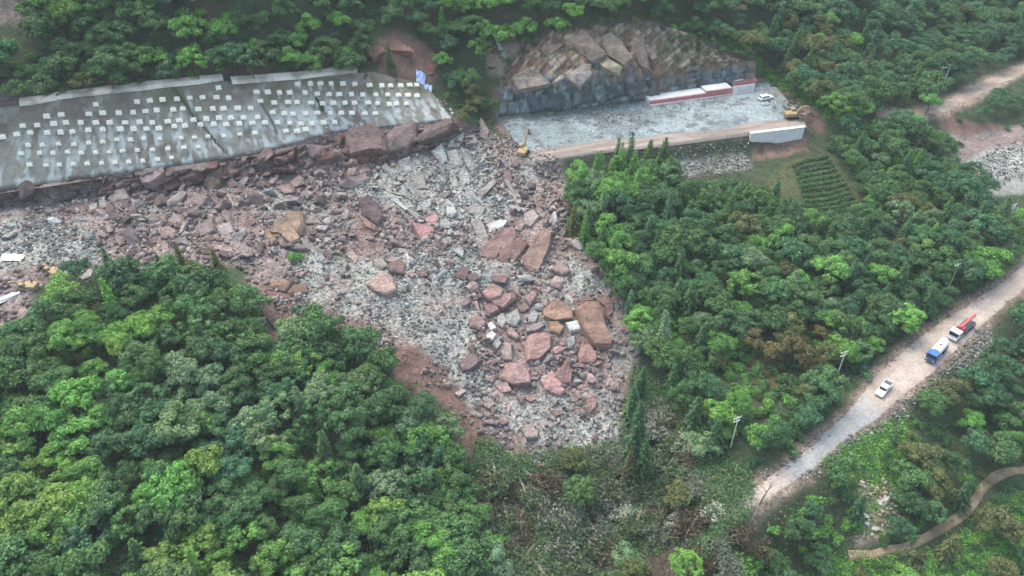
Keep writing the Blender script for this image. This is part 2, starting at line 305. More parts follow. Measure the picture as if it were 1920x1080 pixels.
for g, c, s in (([(910, 90), (960, 80), (1030, 90), (1050, 130), (960, 160), (910, 130)], TAN * .8, .6), ([(1300, 75), (1370, 80), (1500, 165), (1580, 215), (1560, 230), (1480, 170), (1390, 110)], GRASS, 0), ([(1200, 310), (1400, 285), (1410, 320), (1300, 330), (1210, 330)], GREY * .7, 1),
                ([(1780, 255), (1990, 225), (1990, 300), (1800, 310)], BROWN, .6), ([(1810, 300), (1860, 275), (1990, 260), (1990, 340), (1830, 345)], GREY, 1), ([(1840, 330), (1990, 320), (1990, 365), (1860, 368)], GREY * .9, .3),
                ([(1540, 870), (1690, 780), (1730, 840), (1690, 930), (1660, 1000), (1600, 1000), (1620, 930)], GRASS, 0), ([(1590, 850), (1640, 830), (1690, 860), (1660, 900), (1600, 890)], REDSOIL, .3), ([(1600, 900), (1680, 900), (1690, 940), (1680, 1000), (1600, 1020), (1630, 960)], TAN * .9, .5),
                ([(1850, 940), (1910, 935), (1915, 1060), (1860, 1060)], REDSOIL * .9, .1), ([(1560, 1050), (1780, 1030), (1870, 940), (1990, 890), (1990, 1130), (1560, 1130)], GRASS * .75, 0), ([(1395, 600), (1480, 590), (1560, 640), (1540, 720), (1440, 730), (1390, 680)], lin(88, 84, 52), 0),
                ([(1480, 300), (1560, 285), (1620, 380), (1590, 405), (1510, 400), (1410, 360)], lin(84, 88, 56), 0), ([(-60, 0), (45, -10), (50, 60), (20, 40), (-60, 60)], BROWN * .8, .5), ([(372, -40), (400, -40), (430, 110), (400, 120), (385, 40)], lin(92, 80, 70), .2),
                ([(-70, 165), (60, 150), (110, 170), (60, 192), (-70, 215)], BROWN * .8, .4), ([(60, 165), (430, 115), (690, 110), (690, 128), (430, 148), (60, 192)], lin(96, 88, 72), .2), ([(1770, 650), (1850, 600), (1870, 660), (1800, 700)], GREY * .85, 1)):
    paint(mask(g, 0, 1.5, 1), np.asarray(c) * (.7 + .6 * nA[..., None]), s)
# verges of the two tracks
for A, B, w, c in ((ROAD_L, ROAD_R, 1.3, TAN * .7), (TRACK_U, TRACK_D, 1.6, TAN * .8)):
    a = np.array([PZ(*p)[:2] for p in A]); b = np.array([PZ(*p)[:2] for p in B]); d = (b - a) / np.linalg.norm(b - a, axis=1)[:, None]
    poly = np.concatenate([a - d * w, (b + d * w * 1.1)[::-1]])
    paint(mask(None, 0, .7, 1, poly), c * (.75 + .5 * nA[..., None]), .8)
    flat = mask(None, 0, 0, 1, np.concatenate([a - d * .5, (b + d * .5)[::-1]]))
    mROAD = flat if A is ROAD_L else np.maximum(mROAD, flat)
mPAD = mask(None, 0, 0, 1, np.array([PZ(*p)[:2] for p in CUT_BOT] + [PZ(*p)[:2] for p in PAD_FRONT[::-1]]))
mSL = mask(None, 0, 0, 1, np.array([PZ(*p)[:2] for p in SLOPE_BOT] + [PZ(*p)[:2] for p in BENCH_BACK[::-1]]))
mCUT = mask(None, 0, 0, 1, np.array([PZ(*p)[:2] for p in CUT_BOT] + [PZ(*p)[:2] for p in CUT_TOP[::-1]]))
paint(np.clip(mPAD + mCUT, 0, 1), GREY * .6, .5)
paint(mask([(-80, 352), (160, 326), (480, 277), (640, 240), (860, 216), (900, 262), (790, 290), (650, 325), (480, 338), (160, 375), (-80, 412)], 0, .6, 1), BROWN * .75 * (.7 + .6 * nA[..., None]), .6)
quiet = (1 - mROAD) * (1 - mPAD) * (1 - mSL) * (1 - mCUT)
Z0 = Z.copy()
rough = (fbm(GX, GY, 9, 4, 5) - .5) * 2.2 * (1 - mDEB) + mDEB * ((fbm(GX, GY, 12, 3, 8) - .5) * 2.6 + (fbm(GX, GY, 2.6, 3, 9) - .5) * 1.5)
near = sstep(-400, -150, GX) * sstep(600, 400, GX)
Z = Z + rough * quiet + (1 - quiet) * .0
# crop terrace ridges
ground = mesh_np("ground", np.stack([GX, GY, Z], -1).reshape(-1, 3), gridF(*GX.shape), M_GROUND, Cg.reshape(-1, 4), True)
tag(ground, kind="structure")
# ------------------------------------------------------------------ ruled sheets: cut slopes, the broken ledge, the pad and the roads
def rails_world(rails, res):
    Wd = [np.array([PZ(*p) for p in r]) for r in rails]
    n0 = len(rails[0]); mean = sum(Wd) / len(Wd); cum = np.concatenate([[0], np.cumsum(np.linalg.norm(np.diff(mean, axis=0), axis=1))])
    nu = int(cum[-1] / res) + 1; u = np.linspace(0, cum[-1], nu)
    Wd = [np.stack([np.interp(u, cum, w[:, k]) for k in range(3)], -1) for w in Wd]
    rows = []; vf = []; vm = []; acc = 0
    for k in range(len(Wd) - 1):
        ln = np.linalg.norm(Wd[k + 1] - Wd[k], axis=1).mean(); nv = max(2, int(ln / res))
        for i in range(nv + (k == len(Wd) - 2)):
            f = i / nv; rows.append(Wd[k] * (1 - f) + Wd[k + 1] * f); vf.append(k + f); vm.append(acc + ln * f)
        acc += ln
    P = np.stack(rows); U, VM = np.meshgrid(u, vm); VF = np.repeat(np.array(vf)[:, None], nu, 1)
    du = np.gradient(P, axis=1); dv = np.gradient(P, axis=0); n = np.cross(du, dv); n /= np.linalg.norm(n, axis=-1)[..., None] + 1e-9
    n = np.where(n[..., 2:3] < 0, -n, n)
    for _ in range(6):
        n[1:-1] = (n[:-2] + n[1:-1] * 2 + n[2:]) / 4
    n /= np.linalg.norm(n, axis=-1)[..., None]
    return P, n, U, VM, VF
def sheet(name, rails, res, disp, colf, mat, base=.3, skirt=.8, edge=1.2):
    P, n, U, VM, VF = rails_world(rails, res)
    d = base + disp(U, VM, VF, P)
    e = np.minimum(np.minimum(U, U.max() - U), np.minimum(VM, VM.max() - VM)) / edge
    d = d * np.clip(e, 0, 1) - skirt * (1 - np.clip(e * 1.5, 0, 1))
    Pd = P + n * d[..., None]
    o = mesh_np(name, Pd.reshape(-1, 3), gridF(*U.shape), mat, colf(U, VM, VF, P, d).reshape(-1, 4), True)
    return tag(o, kind="structure"), Pd, n
def rgba(c, a=0.0):
    c = np.asarray(c, float); return np.concatenate([c, np.broadcast_to(np.asarray(a, float), c.shape[:-1])[..., None]], -1)
def mixc(a, b, f): return a + (np.asarray(b) - a) * np.asarray(f)[..., None]
# the anchored slope: sprayed concrete with grout runs below the anchors
ROWS = [[(410, 165)], [(180, 196), (257, 191), (281, 189), (305, 187), (332, 186), (356, 184), (380, 183), (406, 183), (429, 184)],
 [(88, 218), (115, 215), (167, 214), (193, 212), (223, 212), (250, 211), (273, 209), (294, 207), (325, 206), (343, 204), (372, 205), (399, 204), (419, 204), (446, 203), (470, 203)],
 [(43, 236), (70, 235), (101, 232), (124, 230), (152, 230), (180, 230), (206, 230), (235, 230), (262, 229), (286, 230), (315, 228), (337, 226), (363, 225), (387, 223), (411, 221), (433, 221), (457, 221), (483, 220)],
 [(5, 257), (32, 252), (57, 249), (89, 249), (114, 248), (136, 247), (166, 244), (193, 243), (226, 242), (251, 242), (275, 242), (298, 241), (327, 237), (347, 236), (376, 234), (401, 233), (424, 234), (449, 232), (473, 231), (497, 230)],
 [(53, 272), (80, 272), (110, 270), (139, 271), (167, 268), (193, 266), (220, 262), (245, 262), (270, 260), (300, 260), (340, 259), (365, 258), (390, 256), (420, 255), (450, 252), (478, 250)],
 [(40, 288), (75, 287), (100, 287), (127, 285), (153, 287), (180, 286), (205, 285), (230, 283), (258, 282), (286, 281), (315, 279), (345, 277), (372, 276)],
 [(56, 309), (87, 310), (112, 309), (138, 308), (164, 307), (191, 306), (216, 305), (242, 304), (268, 302), (296, 299), (322, 296)],
 [(558, 158), (582, 157), (601, 157), (621, 157), (643, 157), (665, 158), (693, 160), (716, 161), (732, 161), (751, 161), (768, 160), (781, 160)],
 [(481, 173), (502, 173), (524, 174), (543, 174), (572, 174), (595, 176), (617, 177), (636, 177), (659, 177), (680, 178), (705, 178), (727, 178), (747, 179), (765, 179), (782, 180)],
 [(488, 190), (514, 193), (540, 192), (557, 192), (583, 193), (605, 194), (625, 193), (647, 193), (665, 193), (690, 193), (708, 194), (730, 196), (743, 195), (762, 195)],
 [(511, 211), (533, 213), (549, 214), (573, 213), (595, 212), (620, 212), (640, 212), (660, 212), (684, 213), (704, 213)],
 [(520, 230), (543, 231), (564, 232), (585, 232), (607, 230), (628, 229)], [(536, 246), (557, 246), (573, 243)]]
ROWNAMES = ["highest on the left half", "in the top row of the left half", "in the second row of the left half", "in the third row of the left half", "in the fourth row of the left half", "in the upper stained row of the left half", "in the middle stained row of the left half", "in the bottom stained row of the left half", "in the top row of the right half", "in the second row of the right half", "in the third row of the right half", "in the fourth row of the right half", "in the fifth row of the right half", "in the lowest row of the right half"]
blocks = [(r, hit(x, y)) for r, row in enumerate(ROWS) for x, y in row]
def slope_disp(U, VM, VF, P): return (fbm(U, VM, 5, 4, 31) - .5) * .6 + .1 - .5 * joint(U, VM)
def joint(U, VM): return sstep(.5, .1, np.abs(U - 61 - .45 * (8 - VM) - 1.2 * fbm(VM, VM * 0, 3, 2, 3)))   # the one open joint
def slope_col(U, VM, VF, P, d):
    c = mixc(lin(148, 146, 134) * np.ones(P.shape), lin(130, 124, 108), sstep(.3, .8, VF)); n1 = fbm(U, VM, 6, 4, 51); n2 = fbm(U, VM, 2.2, 4, 53)
    c = mixc(c, lin(124, 114, 104), sstep(.48, .64, n1)); c = mixc(c, lin(158, 156, 144), sstep(.52, .68, n2) * .7)
    c = mixc(c, lin(96, 104, 76), sstep(.5, .62, fbm(U, VM, 7, 4, 57)) * sstep(.4, .7, VF) * .55)
    low = 1 - sstep(.3, .8, VF + .25 * (fbm(U, VM, 12, 3, 59) - .5))
    st = low * sstep(.47, .6, fbm(U, VM * .35, 1.4, 4, 61)) * .9
    rs = np.random.default_rng(5)
    for r, p in blocks:                         # runs of grout, each with its own width, length and bend
        k = 1.0 if r in (5, 6, 7) else (.85 if r in (4, 11, 12, 13) else .4)
        if rs.random() > k: continue
        q = np.array(p); near = np.hypot(P[..., 0] - q[0], P[..., 1] - q[1]) < 9
        dn = q[2] - P[..., 2] + .6; lat = P[..., 0] - q[0] + (P[..., 1] - q[1]) * .25 + (rs.random() - .5) * .8 + (vnoise(dn * .6, dn * 0 + rs.random() * 50) - .5) * 1.2
        wd = .35 + .45 * rs.random(); ln = 1.5 + 3.2 * rs.random()
        f = sstep(wd, wd * .4, np.abs(lat)) * sstep(-.4, .3, dn) * sstep(ln, ln * .5, dn) * near
        st = np.maximum(st, f * (.55 + .35 * rs.random()))
    c = mixc(c, lin(198, 204, 198), st)
    c = mixc(c, lin(70, 62, 56), joint(U, VM) * .6)
    return rgba(c, .2)
slope, SLP, SLN = sheet("cut_slope", [SLOPE_BOT, SLOPE_TOP], .45, slope_disp, slope_col, M_CONC, .25, .5, .7)
# the broken ledge of layered rock under it
LEDGE_TOP = [(x, y + 3, z + .2) for x, y, z in SLOPE_BOT[:-1]] + [(905, 240, 19.5)]
def blocky(U, V, su, sv, amp, seed, ang=0.0, warp=1.0):
    a = math.cos(ang); b = math.sin(ang); wu = U + warp * (fbm(U, V, 5, 3, seed + 1) - .5) * 3; wv = V + warp * (fbm(U, V, 5, 3, seed + 2) - .5) * 2
    x = (wu * a + wv * b) / su; y = (-wu * b + wv * a) / sv; x = x + .5 * (np.floor(y) % 2) + _h(np.floor(y), np.floor(y) * 0, seed) * .7
    hsh = _h(np.floor(x), np.floor(y), seed + 3); fx = x - np.floor(x); fy = y - np.floor(y)
    e = np.minimum(np.minimum(fx, 1 - fx) * su, np.minimum(fy, 1 - fy) * sv)
    return hsh, e, amp * (hsh - .5)
def ledge_disp(U, VM, VF, P):
    h1, e1, d1 = blocky(U, VM, 6.5, 2.4, 3.6, 71, .12, 1.6); h2, e2, d2 = blocky(U, VM, 2.6, 1.1, 1.5, 75, -.1, 1.6)
    return d1 + d2 - 1.3 * sstep(.35, 0, e1) - .4 * sstep(.2, 0, e2) + .6 + 2.2 * (fbm(U, VM * .3, 9, 3, 79) - .5)
def ledge_col(U, VM, VF, P, d):
    h1, e1, _ = blocky(U, VM, 6.5, 2.4, 3.6, 71, .12, 1.6); h2, e2, _ = blocky(U, VM, 2.6, 1.1, 1.5, 75, -.1, 1.6)
    c = lin(132, 112, 105) * np.ones(P.shape); c = mixc(c, lin(112, 84, 76), sstep(.3, .7, h1)); c = mixc(c, lin(158, 140, 130), sstep(.65, .95, h2) * .7)
    c = mixc(c, lin(150, 146, 140), sstep(.8, 1.0, VF) * .5 * (h2 > .4))
    c = mixc(c, lin(58, 46, 42), sstep(.3, .0, e1) * .7)
    return rgba(c, .2)
sheet("broken_ledge", [LEDGE_BOT, LEDGE_TOP], .35, ledge_disp, ledge_col, M_SHEET, .5, .8, .6)
# the rock cut: dark blue-grey face below, brown jointed bedding planes above
def cut_disp(U, VM, VF, P):
    lo = 1 - sstep(.95, 1.12, VF)
    h1, e1, d1 = blocky(U, VM, 3.6, 4.2, 1.5, 81, .06); h2, e2, d2 = blocky(U, VM, 1.4, 1.9, .6, 85, .05)
    a = lo * (d1 + d2 - .6 * sstep(.25, 0, e1))
    g1, k1, q1 = blocky(U, VM, 11, 9.0, 2.6, 91, .72, 2.2); g2, k2, q2 = blocky(U, VM, 5.5, 3.4, .8, 95, .6, 1.5)
    m1, w1, y1 = blocky(U, VM, 2.4, 1.7, 1.3, 98, .65, 1.2)
    return a + (1 - lo) * (y1 * .8 - .35 * sstep(.25, 0, w1) + .55 * q1 - .3 + .6 * q2 * (g1 > .35) + (fbm(U, VM, 2, 3, 97) - .5) * .5)
def cut_col(U, VM, VF, P, d):
    n = fbm(U, VM, 6, 4, 103); n3 = fbm(U, VM, 2.5, 4, 107)
    h1, e1, _ = blocky(U, VM, 3.6, 4.2, 1.5, 81, .06); h2, e2, _ = blocky(U, VM, 1.4, 1.9, .6, 85, .05)
    g1, k1, _ = blocky(U, VM, 11, 9.0, 2.6, 91, .72, 2.2)
    lo = lin(104, 114, 116) * np.ones(P.shape); lo = mixc(lo, lin(136, 146, 146), sstep(.5, .9, h2)); lo = mixc(lo, lin(72, 78, 82), sstep(.5, .85, h1) * .7); lo = mixc(lo, lin(44, 48, 50), sstep(.28, 0, e1) * .7)
    lo = mixc(lo, lin(136, 120, 104), sstep(.45, .6, n) * sstep(40, 60, U) * .8)
    hi = lin(130, 114, 96) * np.ones(P.shape); hi = mixc(hi, lin(150, 134, 110), sstep(.4, .8, g1)); hi = mixc(hi, lin(124, 96, 84), sstep(.5, .65, n) * .9); hi = mixc(hi, lin(170, 158, 132), sstep(.58, .68, n3) * .6); hi = mixc(hi, lin(98, 106, 72), sstep(.54, .64, fbm(U, VM, 8, 3, 109) + .04 * sstep(48, 66, U)) * .55)
    m1, w1, _ = blocky(U, VM, 2.4, 1.7, 1.3, 98, .65, 1.2); hi = mixc(hi, lin(168, 156, 138), sstep(.62, .95, m1) * .75); hi = mixc(hi, lin(112, 84, 70), sstep(.35, .1, m1) * .6); hi = mixc(hi, lin(66, 54, 46), sstep(.28, 0, w1) * .55)
    hi = mixc(hi, lin(70, 58, 48), sstep(.3, 0, k1) * .6)
    return rgba(mixc(lo, hi, sstep(.85, 1.12, VF + .5 * (n3 - .5) + .3 * (g1 - .5))), .15)
sheet("rock_cut", [CUT_BOT, CUT_MID, CUT_TOP], .42, cut_disp, cut_col, M_SHEET, 1.7, .8, 1.0)
# the working pad of crushed stone, tracked brown along its outer edge
PAD_BACK = [(930, 226, 17.6), (1030, 203, 17.9), (1200, 176, 17.6), (1300, 162, 17.6), (1450, 152, 17.7)]
PAD_MID = [(985, 285, 17), (1090, 268, 17), (1250, 248, 17.1), (1360, 233, 17.1), (1500, 212, 17.2)]
PAD_OUT = [(995, 306, 17), (1100, 288, 17), (1250, 272, 17), (1390, 254, 17), (1515, 236, 17)]
def pad_disp(U, VM, VF, P): return (1 - sstep(.75, 1.0, VF)) * ((fbm(U, VM, 6, 4, 111) - .35) * 1.3 * (1 - sstep(1.2, .2, np.abs(VF - .25))) + (fbm(U, VM, 1.4, 2, 113) - .5) * .5) + .08 * fbm(U, VM, 3, 2, 115)
def pad_col(U, VM, VF, P, d):
    n = fbm(U, VM, 8, 4, 117); c = lin(134, 146, 146) * np.ones(P.shape); c = mixc(c, lin(152, 164, 164), sstep(.5, .65, n)); c = mixc(c, lin(114, 122, 122), sstep(.5, .65, fbm(U, VM, 3, 4, 119)))
    f = sstep(1.25, 1.45, VF + .5 * (n - .5) + .25 * sstep(60, 20, U)); c = mixc(c, lin(164, 152, 140), f); c = mixc(c, lin(130, 120, 110), sstep(.5, .62, fbm(U * .25, VM * 2, 3, 3, 121)) * f * .7)
    c = mixc(c, lin(150, 132, 118), sstep(90, 98, U + 12 * (n - .5)))
    return rgba(c, 1 - .8 * f)
sheet("gravel_pad", [PAD_BACK, PAD_MID, PAD_OUT], .5, pad_disp, pad_col, M_ROAD, .15, .5, 1.0)
def strip(name, A, B, colf, mat=M_ROAD, lift=.07, res=.6, across=12):
    a = world_line(A, res * 2); b = world_line(B, res * 2)
    ca = np.concatenate([[0], np.cumsum(np.linalg.norm(np.diff(a, axis=0), axis=1))]); cb = np.concatenate([[0], np.cumsum(np.linalg.norm(np.diff(b, axis=0), axis=1))])
    # matched knots keep both edges in step
    ka = np.interp(np.linspace(0, 1, len(A)), np.linspace(0, 1, len(A)), np.arange(len(A)))
    wa = np.array([PZ(*p) for p in A]); wb = np.array([PZ(*p) for p in B]); m = (wa + wb) / 2; cum = np.concatenate([[0], np.cumsum(np.linalg.norm(np.diff(m, axis=0), axis=1))])
    u = np.linspace(0, cum[-1], int(cum[-1] / res) + 1); wa = np.stack([np.interp(u, cum, wa[:, k]) for k in range(3)], -1); wb = np.stack([np.interp(u, cum, wb[:, k]) for k in range(3)], -1)
    jl = (fbm(u, u * 0, 4, 3, 131) - .5) * 1.0; jr = (fbm(u, u * 0 + 9, 4, 3, 137) - .5) * 1.2; d = (wb - wa); d /= np.linalg.norm(d[:, :2], axis=1)[:, None]
    wa = wa + d * jl[:, None]; wb = wb + d * jr[:, None]
    f = np.linspace(0, 1, across)[:, None, None]; P = wa[None] * (1 - f) + wb[None] * f; U = np.broadcast_to(u, P.shape[:2]); Fv = np.broadcast_to(f[..., 0], P.shape[:2])
    P[..., 2] = H(P[..., 0], P[..., 1]) + lift + .06 * (fbm(P[..., 0], P[..., 1], 3, 3, 141) - .5); P[0, :, 2] -= .3; P[-1, :, 2] -= .3; P[:, 0, 2] -= .3; P[:, -1, 2] -= .3
    return tag(mesh_np(name, P.reshape(-1, 3), gridF(*P.shape[:2]), mat, colf(U, Fv, P).reshape(-1, 4), True), kind="structure")
def road_col(U, Fv, P):
    n = fbm(P[..., 0], P[..., 1], 6, 4, 143); c = lin(188, 174, 160) * np.ones(P.shape); c = mixc(c, lin(172, 156, 140), sstep(.5, .65, n) * .7)
    tr = np.exp(-((Fv - .36) / .06) ** 2) + np.exp(-((Fv - .62) / .06) ** 2); c = mixc(c, lin(192, 180, 168), tr.clip(0, 1) * .5); c = mixc(c, lin(140, 122, 106), sstep(.14, 0, Fv) * .7); c = mixc(c, lin(150, 136, 122), sstep(.86, 1, Fv) * .6)
    px = sstep(21, 24, U + 8 * (n - .5) + 2 * Fv) * sstep(56, 48, U + 8 * (n - .5)); c = mixc(c, lin(164, 164, 160), px)      # the stretch surfaced with grey stone
    return rgba(c, .5)
strip("road", ROAD_L, ROAD_R, road_col)
strip("dirt_track", TRACK_U, TRACK_D, lambda U, Fv, P: rgba(mixc(lin(176, 160, 144) * np.ones(P.shape), lin(156, 140, 122), sstep(.45, .65, fbm(P[..., 0], P[..., 1], 4, 4, 147))), .4), across=8)
PATH = [(1590, 1041), (1640, 1040), (1700, 1026), (1745, 1003), (1790, 975), (1825, 945), (1842, 915), (1862, 893), (1890, 884), (1940, 878), (2000, 876)]
def pxz(p): q = hit(*p); return q
def path_strip(name, line, wid, colf, lift=.3):
    Q = np.array([pxz(p) for p in line]); cum = np.concatenate([[0], np.cumsum(np.linalg.norm(np.diff(Q, axis=0), axis=1))]); u = np.linspace(0, cum[-1], int(cum[-1] / .5) + 1)
    C = np.stack([np.interp(u, cum, Q[:, k]) for k in range(3)], -1)
    for _ in range(8): C[1:-1] = (C[:-2] + 2 * C[1:-1] + C[2:]) / 4
    t = np.gradient(C[:, :2], axis=0); t /= np.linalg.norm(t, axis=1)[:, None]; nrm = np.stack([-t[:, 1], t[:, 0]], -1)
    f = np.linspace(-.5, .5, 7)[:, None, None]; w = wid * (.85 + .4 * fbm(u, u * 0, 5, 2, 151))[None, :, None]
    xy = C[None, :, :2] + nrm[None] * f * w; zc = H(C[:, 0], C[:, 1])
    z = np.maximum(H(xy[..., 0], xy[..., 1]), zc[None] - .1) + lift; z[0] -= .9; z[-1] -= .9
    P = np.concatenate([xy, z[..., None]], -1); U = np.broadcast_to(u, P.shape[:2])
    return tag(mesh_np(name, P.reshape(-1, 3), gridF(*P.shape[:2]), M_ROAD, colf(U, f, P).reshape(-1, 4), True), kind="structure")
path_strip("path", PATH, 2.1, lambda U, f, P: rgba(mixc(lin(156, 138, 112) * np.ones(P.shape), lin(128, 112, 88), sstep(.4, .65, fbm(P[..., 0], P[..., 1], 3, 3, 153))), .3))
conc = lambda U, f, P: rgba(mixc(lin(240, 232, 214) * np.ones(P.shape), lin(196, 184, 166), sstep(.45, .65, fbm(P[..., 0], P[..., 1], 3, 4, 157))), .2)
path_strip("bench_path", [(38, 193), (70, 189), (110, 181), (160, 175), (230, 167), (290, 160), (350, 154), (418, 146)], 3.4, conc, .75)
path_strip("bench_path", [(434, 153), (480, 150), (540, 145), (600, 138), (669, 131)], 3.2, conc, .75)
# ------------------------------------------------------------------ rocks
def rock_mesh(name, seed, dims=(1, 1, .8), pts=18, bev=.05, sharp=.75, link=False):
    """A broken block: the hull of points pushed towards a box, edges worn."""
    r = np.random.default_rng(seed); p = r.normal(size=(pts, 3)); p /= np.linalg.norm(p, axis=1)[:, None]
    b = p / np.abs(p).max(1)[:, None]; p = (p * (1 - sharp) + b * sharp) * np.array(dims) * .5 * r.uniform(.82, 1.08, (pts, 1))
    bm = bmesh.new()
    for q in p: bm.verts.new(q)
    res = bmesh.ops.convex_hull(bm, input=bm.verts[:])
    bmesh.ops.delete(bm, geom=[v for v in res["geom_interior"] if isinstance(v, bmesh.types.BMVert)], context='VERTS')
    bmesh.ops.dissolve_limit(bm, angle_limit=R(16), verts=bm.verts[:], edges=bm.edges[:])
    if bev: bmesh.ops.bevel(bm, geom=bm.edges[:], offset=bev, segments=1, affect='EDGES', clamp_overlap=True)
    bmesh.ops.triangulate(bm, faces=bm.faces[:]); bmesh.ops.recalc_face_normals(bm, faces=bm.faces[:])
    me = bpy.data.meshes.new(name); bm.to_mesh(me); bm.free()
    return me
def arrays(me):
    V = np.empty(len(me.vertices) * 3, np.float32); me.vertices.foreach_get("co", V)
    F = np.empty(len(me.loops), np.int32); me.loops.foreach_get("vertex_index", F)
    return V.reshape(-1, 3), F.reshape(-1, 3)
SMALL = [arrays(rock_mesh("s", 100 + i, [(1, .8, .6), (1, .6, .5), (1, 1, .7), (1.3, .6, .4)][i % 4], 10 + i % 4, 0, .6)) for i in range(14)]
def rotmats(n, rng, full=True):
    q = rng.normal(size=(n, 4)); q /= np.linalg.norm(q, axis=1)[:, None]; w, x, y, z = q.T
    return np.stack([1 - 2 * (y * y + z * z), 2 * (x * y - z * w), 2 * (x * z + y * w), 2 * (x * y + z * w), 1 - 2 * (x * x + z * z), 2 * (y * z - x * w), 2 * (x * z - y * w), 2 * (y * z + x * w), 1 - 2 * (x * x + y * y)], -1).reshape(n, 3, 3)
def merge_instances(name, src, P, Sc, Rm, cols, mat, **kw):
    Vs, Fs, Cs = [], [], []; off = 0; pick = RNG.integers(0, len(src), len(P))
    for k, (v, f) in enumerate(src):
        i = np.where(pick == k)[0]
        if not len(i): continue
        W_ = np.einsum('nij,vj->nvi', Rm[i], v) * Sc[i][:, None, None] + P[i][:, None]
        Fk = f[None] + (np.arange(len(i)) * len(v))[:, None, None] + off; off += len(i) * len(v)
        Vs.append(W_.reshape(-1, 3)); Fs.append(Fk.reshape(-1, f.shape[1])); Cs.append(np.repeat(cols[i], len(v), 0))
    return mesh_np(name, np.concatenate(Vs), np.concatenate(Fs), mat, np.concatenate(Cs), **kw)
def scatter(weight, n, rng):                   # points on the ground sheet by a weight map
    core = weight * (np.gradient(XS)[None, :] * np.gradient(YS)[:, None]); c = np.cumsum(core.ravel()); k = np.searchsorted(c, rng.random(n) * c[-1])
    j, i = np.unravel_index(k, weight.shape); dx = np.gradient(XS)[i]; dy = np.gradient(YS)[j]
    x = XS[i] + (rng.random(n) - .5) * dx; y = YS[j] + (rng.random(n) - .5) * dy
    return x, y
def rubble(name, weight, n, smin, smax, pal, label, sink=.12, power=3.0, mat=M_RUBBLE):
    rng = np.random.default_rng(abs(hash(label)) % 1000 if False else len(label) * 7 + n)
    x, y = scatter(weight, n, rng); s = smin + (smax - smin) * rng.random(n) ** power
    P = np.stack([x, y, H(x, y) + s * (.25 - sink)], -1); c = np.array(pal)[rng.integers(0, len(pal), n)] * rng.uniform(.75, 1.25, (n, 1))
    o = merge_instances(name, SMALL, P, s, rotmats(n, rng), c, mat)
    return tag(o, label, "rubble", kind="stuff")
PG = [lin(142, 146, 139), lin(122, 126, 120), lin(158, 161, 153), lin(104, 107, 102), lin(178, 180, 172), lin(132, 124, 116)]
PB = [lin(142, 128, 122), lin(126, 112, 106), lin(156, 143, 137), lin(166, 156, 150), lin(112, 98, 93), lin(148, 145, 141)]
streak = .25 + 1.3 * sstep(.4, .65, fbm(GX + .3 * GY, GY * .35, 3.5, 4, 33))
rubble("brown_rubble", mDEB * (1 - .9 * mGRV) * streak, 11500, .28, 2.2, PB, "reddish brown broken rock strewn over the whole slide")
rubble("grey_gravel", (mGRV * mDEB + .1 * mDEB) * streak, 13000, .2, 1.3, PG, "pale blue grey crushed stone lying in fans between the boulders")
mPG = mask(None, 0, 0, 1, np.array([PZ(*p)[:2] for p in [(1010, 225, 17), (1200, 200, 17), (1400, 175, 17), (1430, 200, 17), (1200, 250, 17), (1060, 270, 17)]]))
Zs = Z.copy()
def roadside(poly, n, smin, smax, pal, label, off=0.0, rag=1.0): return rubble("roadside_stone", mask(poly, 0, rag, 1), n, smin, smax, pal, label, 0)
roadside([(1010, 230), (1090, 210), (1210, 196), (1380, 180), (1420, 190), (1330, 225), (1180, 255), (1060, 268)], 2600, .25, .8, [q * .8 for q in PG], "pale blue grey stones heaped over the working pad", .3)
roadside([(1640, 800), (1700, 745), (1745, 715), (1790, 672), (1850, 610), (1868, 660), (1800, 705), (1720, 760), (1660, 815), (1590, 850), (1510, 905), (1500, 895)], 1500, .25, 1.0, PG + [lin(150, 138, 126)], "pale stones tipped along the lower edge of the road")
roadside([(1400, 905), (1480, 850), (1560, 785), (1575, 792), (1510, 852), (1410, 920)], 300, .2, .7, PB, "small brown stones along the upper verge of the road")
roadside([(1660, 680), (1740, 605), (1870, 520), (1875, 530), (1760, 605), (1665, 690)], 260, .2, .7, PB, "small stones on the upper verge beside the trucks")
roadside([(1170, 300), (1240, 283), (1398, 264), (1410, 320), (1300, 335), (1200, 325)], 1100, .3, 1.1, PG + PB[:2], "grey stones on the embankment below the pad", .3)
roadside([(1830, 300), (1870, 270), (1990, 250), (1990, 335), (1850, 345)], 900, .3, 1.2, PG, "pale rubble tipped by the far stream bed")
roadside([(890, 235), (1000, 250), (1040, 285), (990, 300), (910, 285)], 500, .3, 1.2, PB, "brown broken rock around the yellow excavator")
roadside([(1420, 190), (1520, 190), (1545, 215), (1500, 232), (1430, 215)], 350, .3, 1.1, PB + PG[:2], "brown earth and stones at the end of the pad")
roadside([(1600, 900), (1680, 900), (1690, 940), (1680, 1000), (1600, 1020), (1630, 960)], 260, .25, 1.3, [lin(190, 180, 160), lin(168, 152, 130)], "pale stones washed down the gully by the path")
roadside([(600, 238), (760, 212), (850, 215), (830, 190), (700, 205), (620, 220)], 700, .25, 1.2, [lin(176, 168, 160), lin(150, 132, 122), lin(200, 196, 190)], "pale broken concrete along the lower edge of the anchored slope", .3)
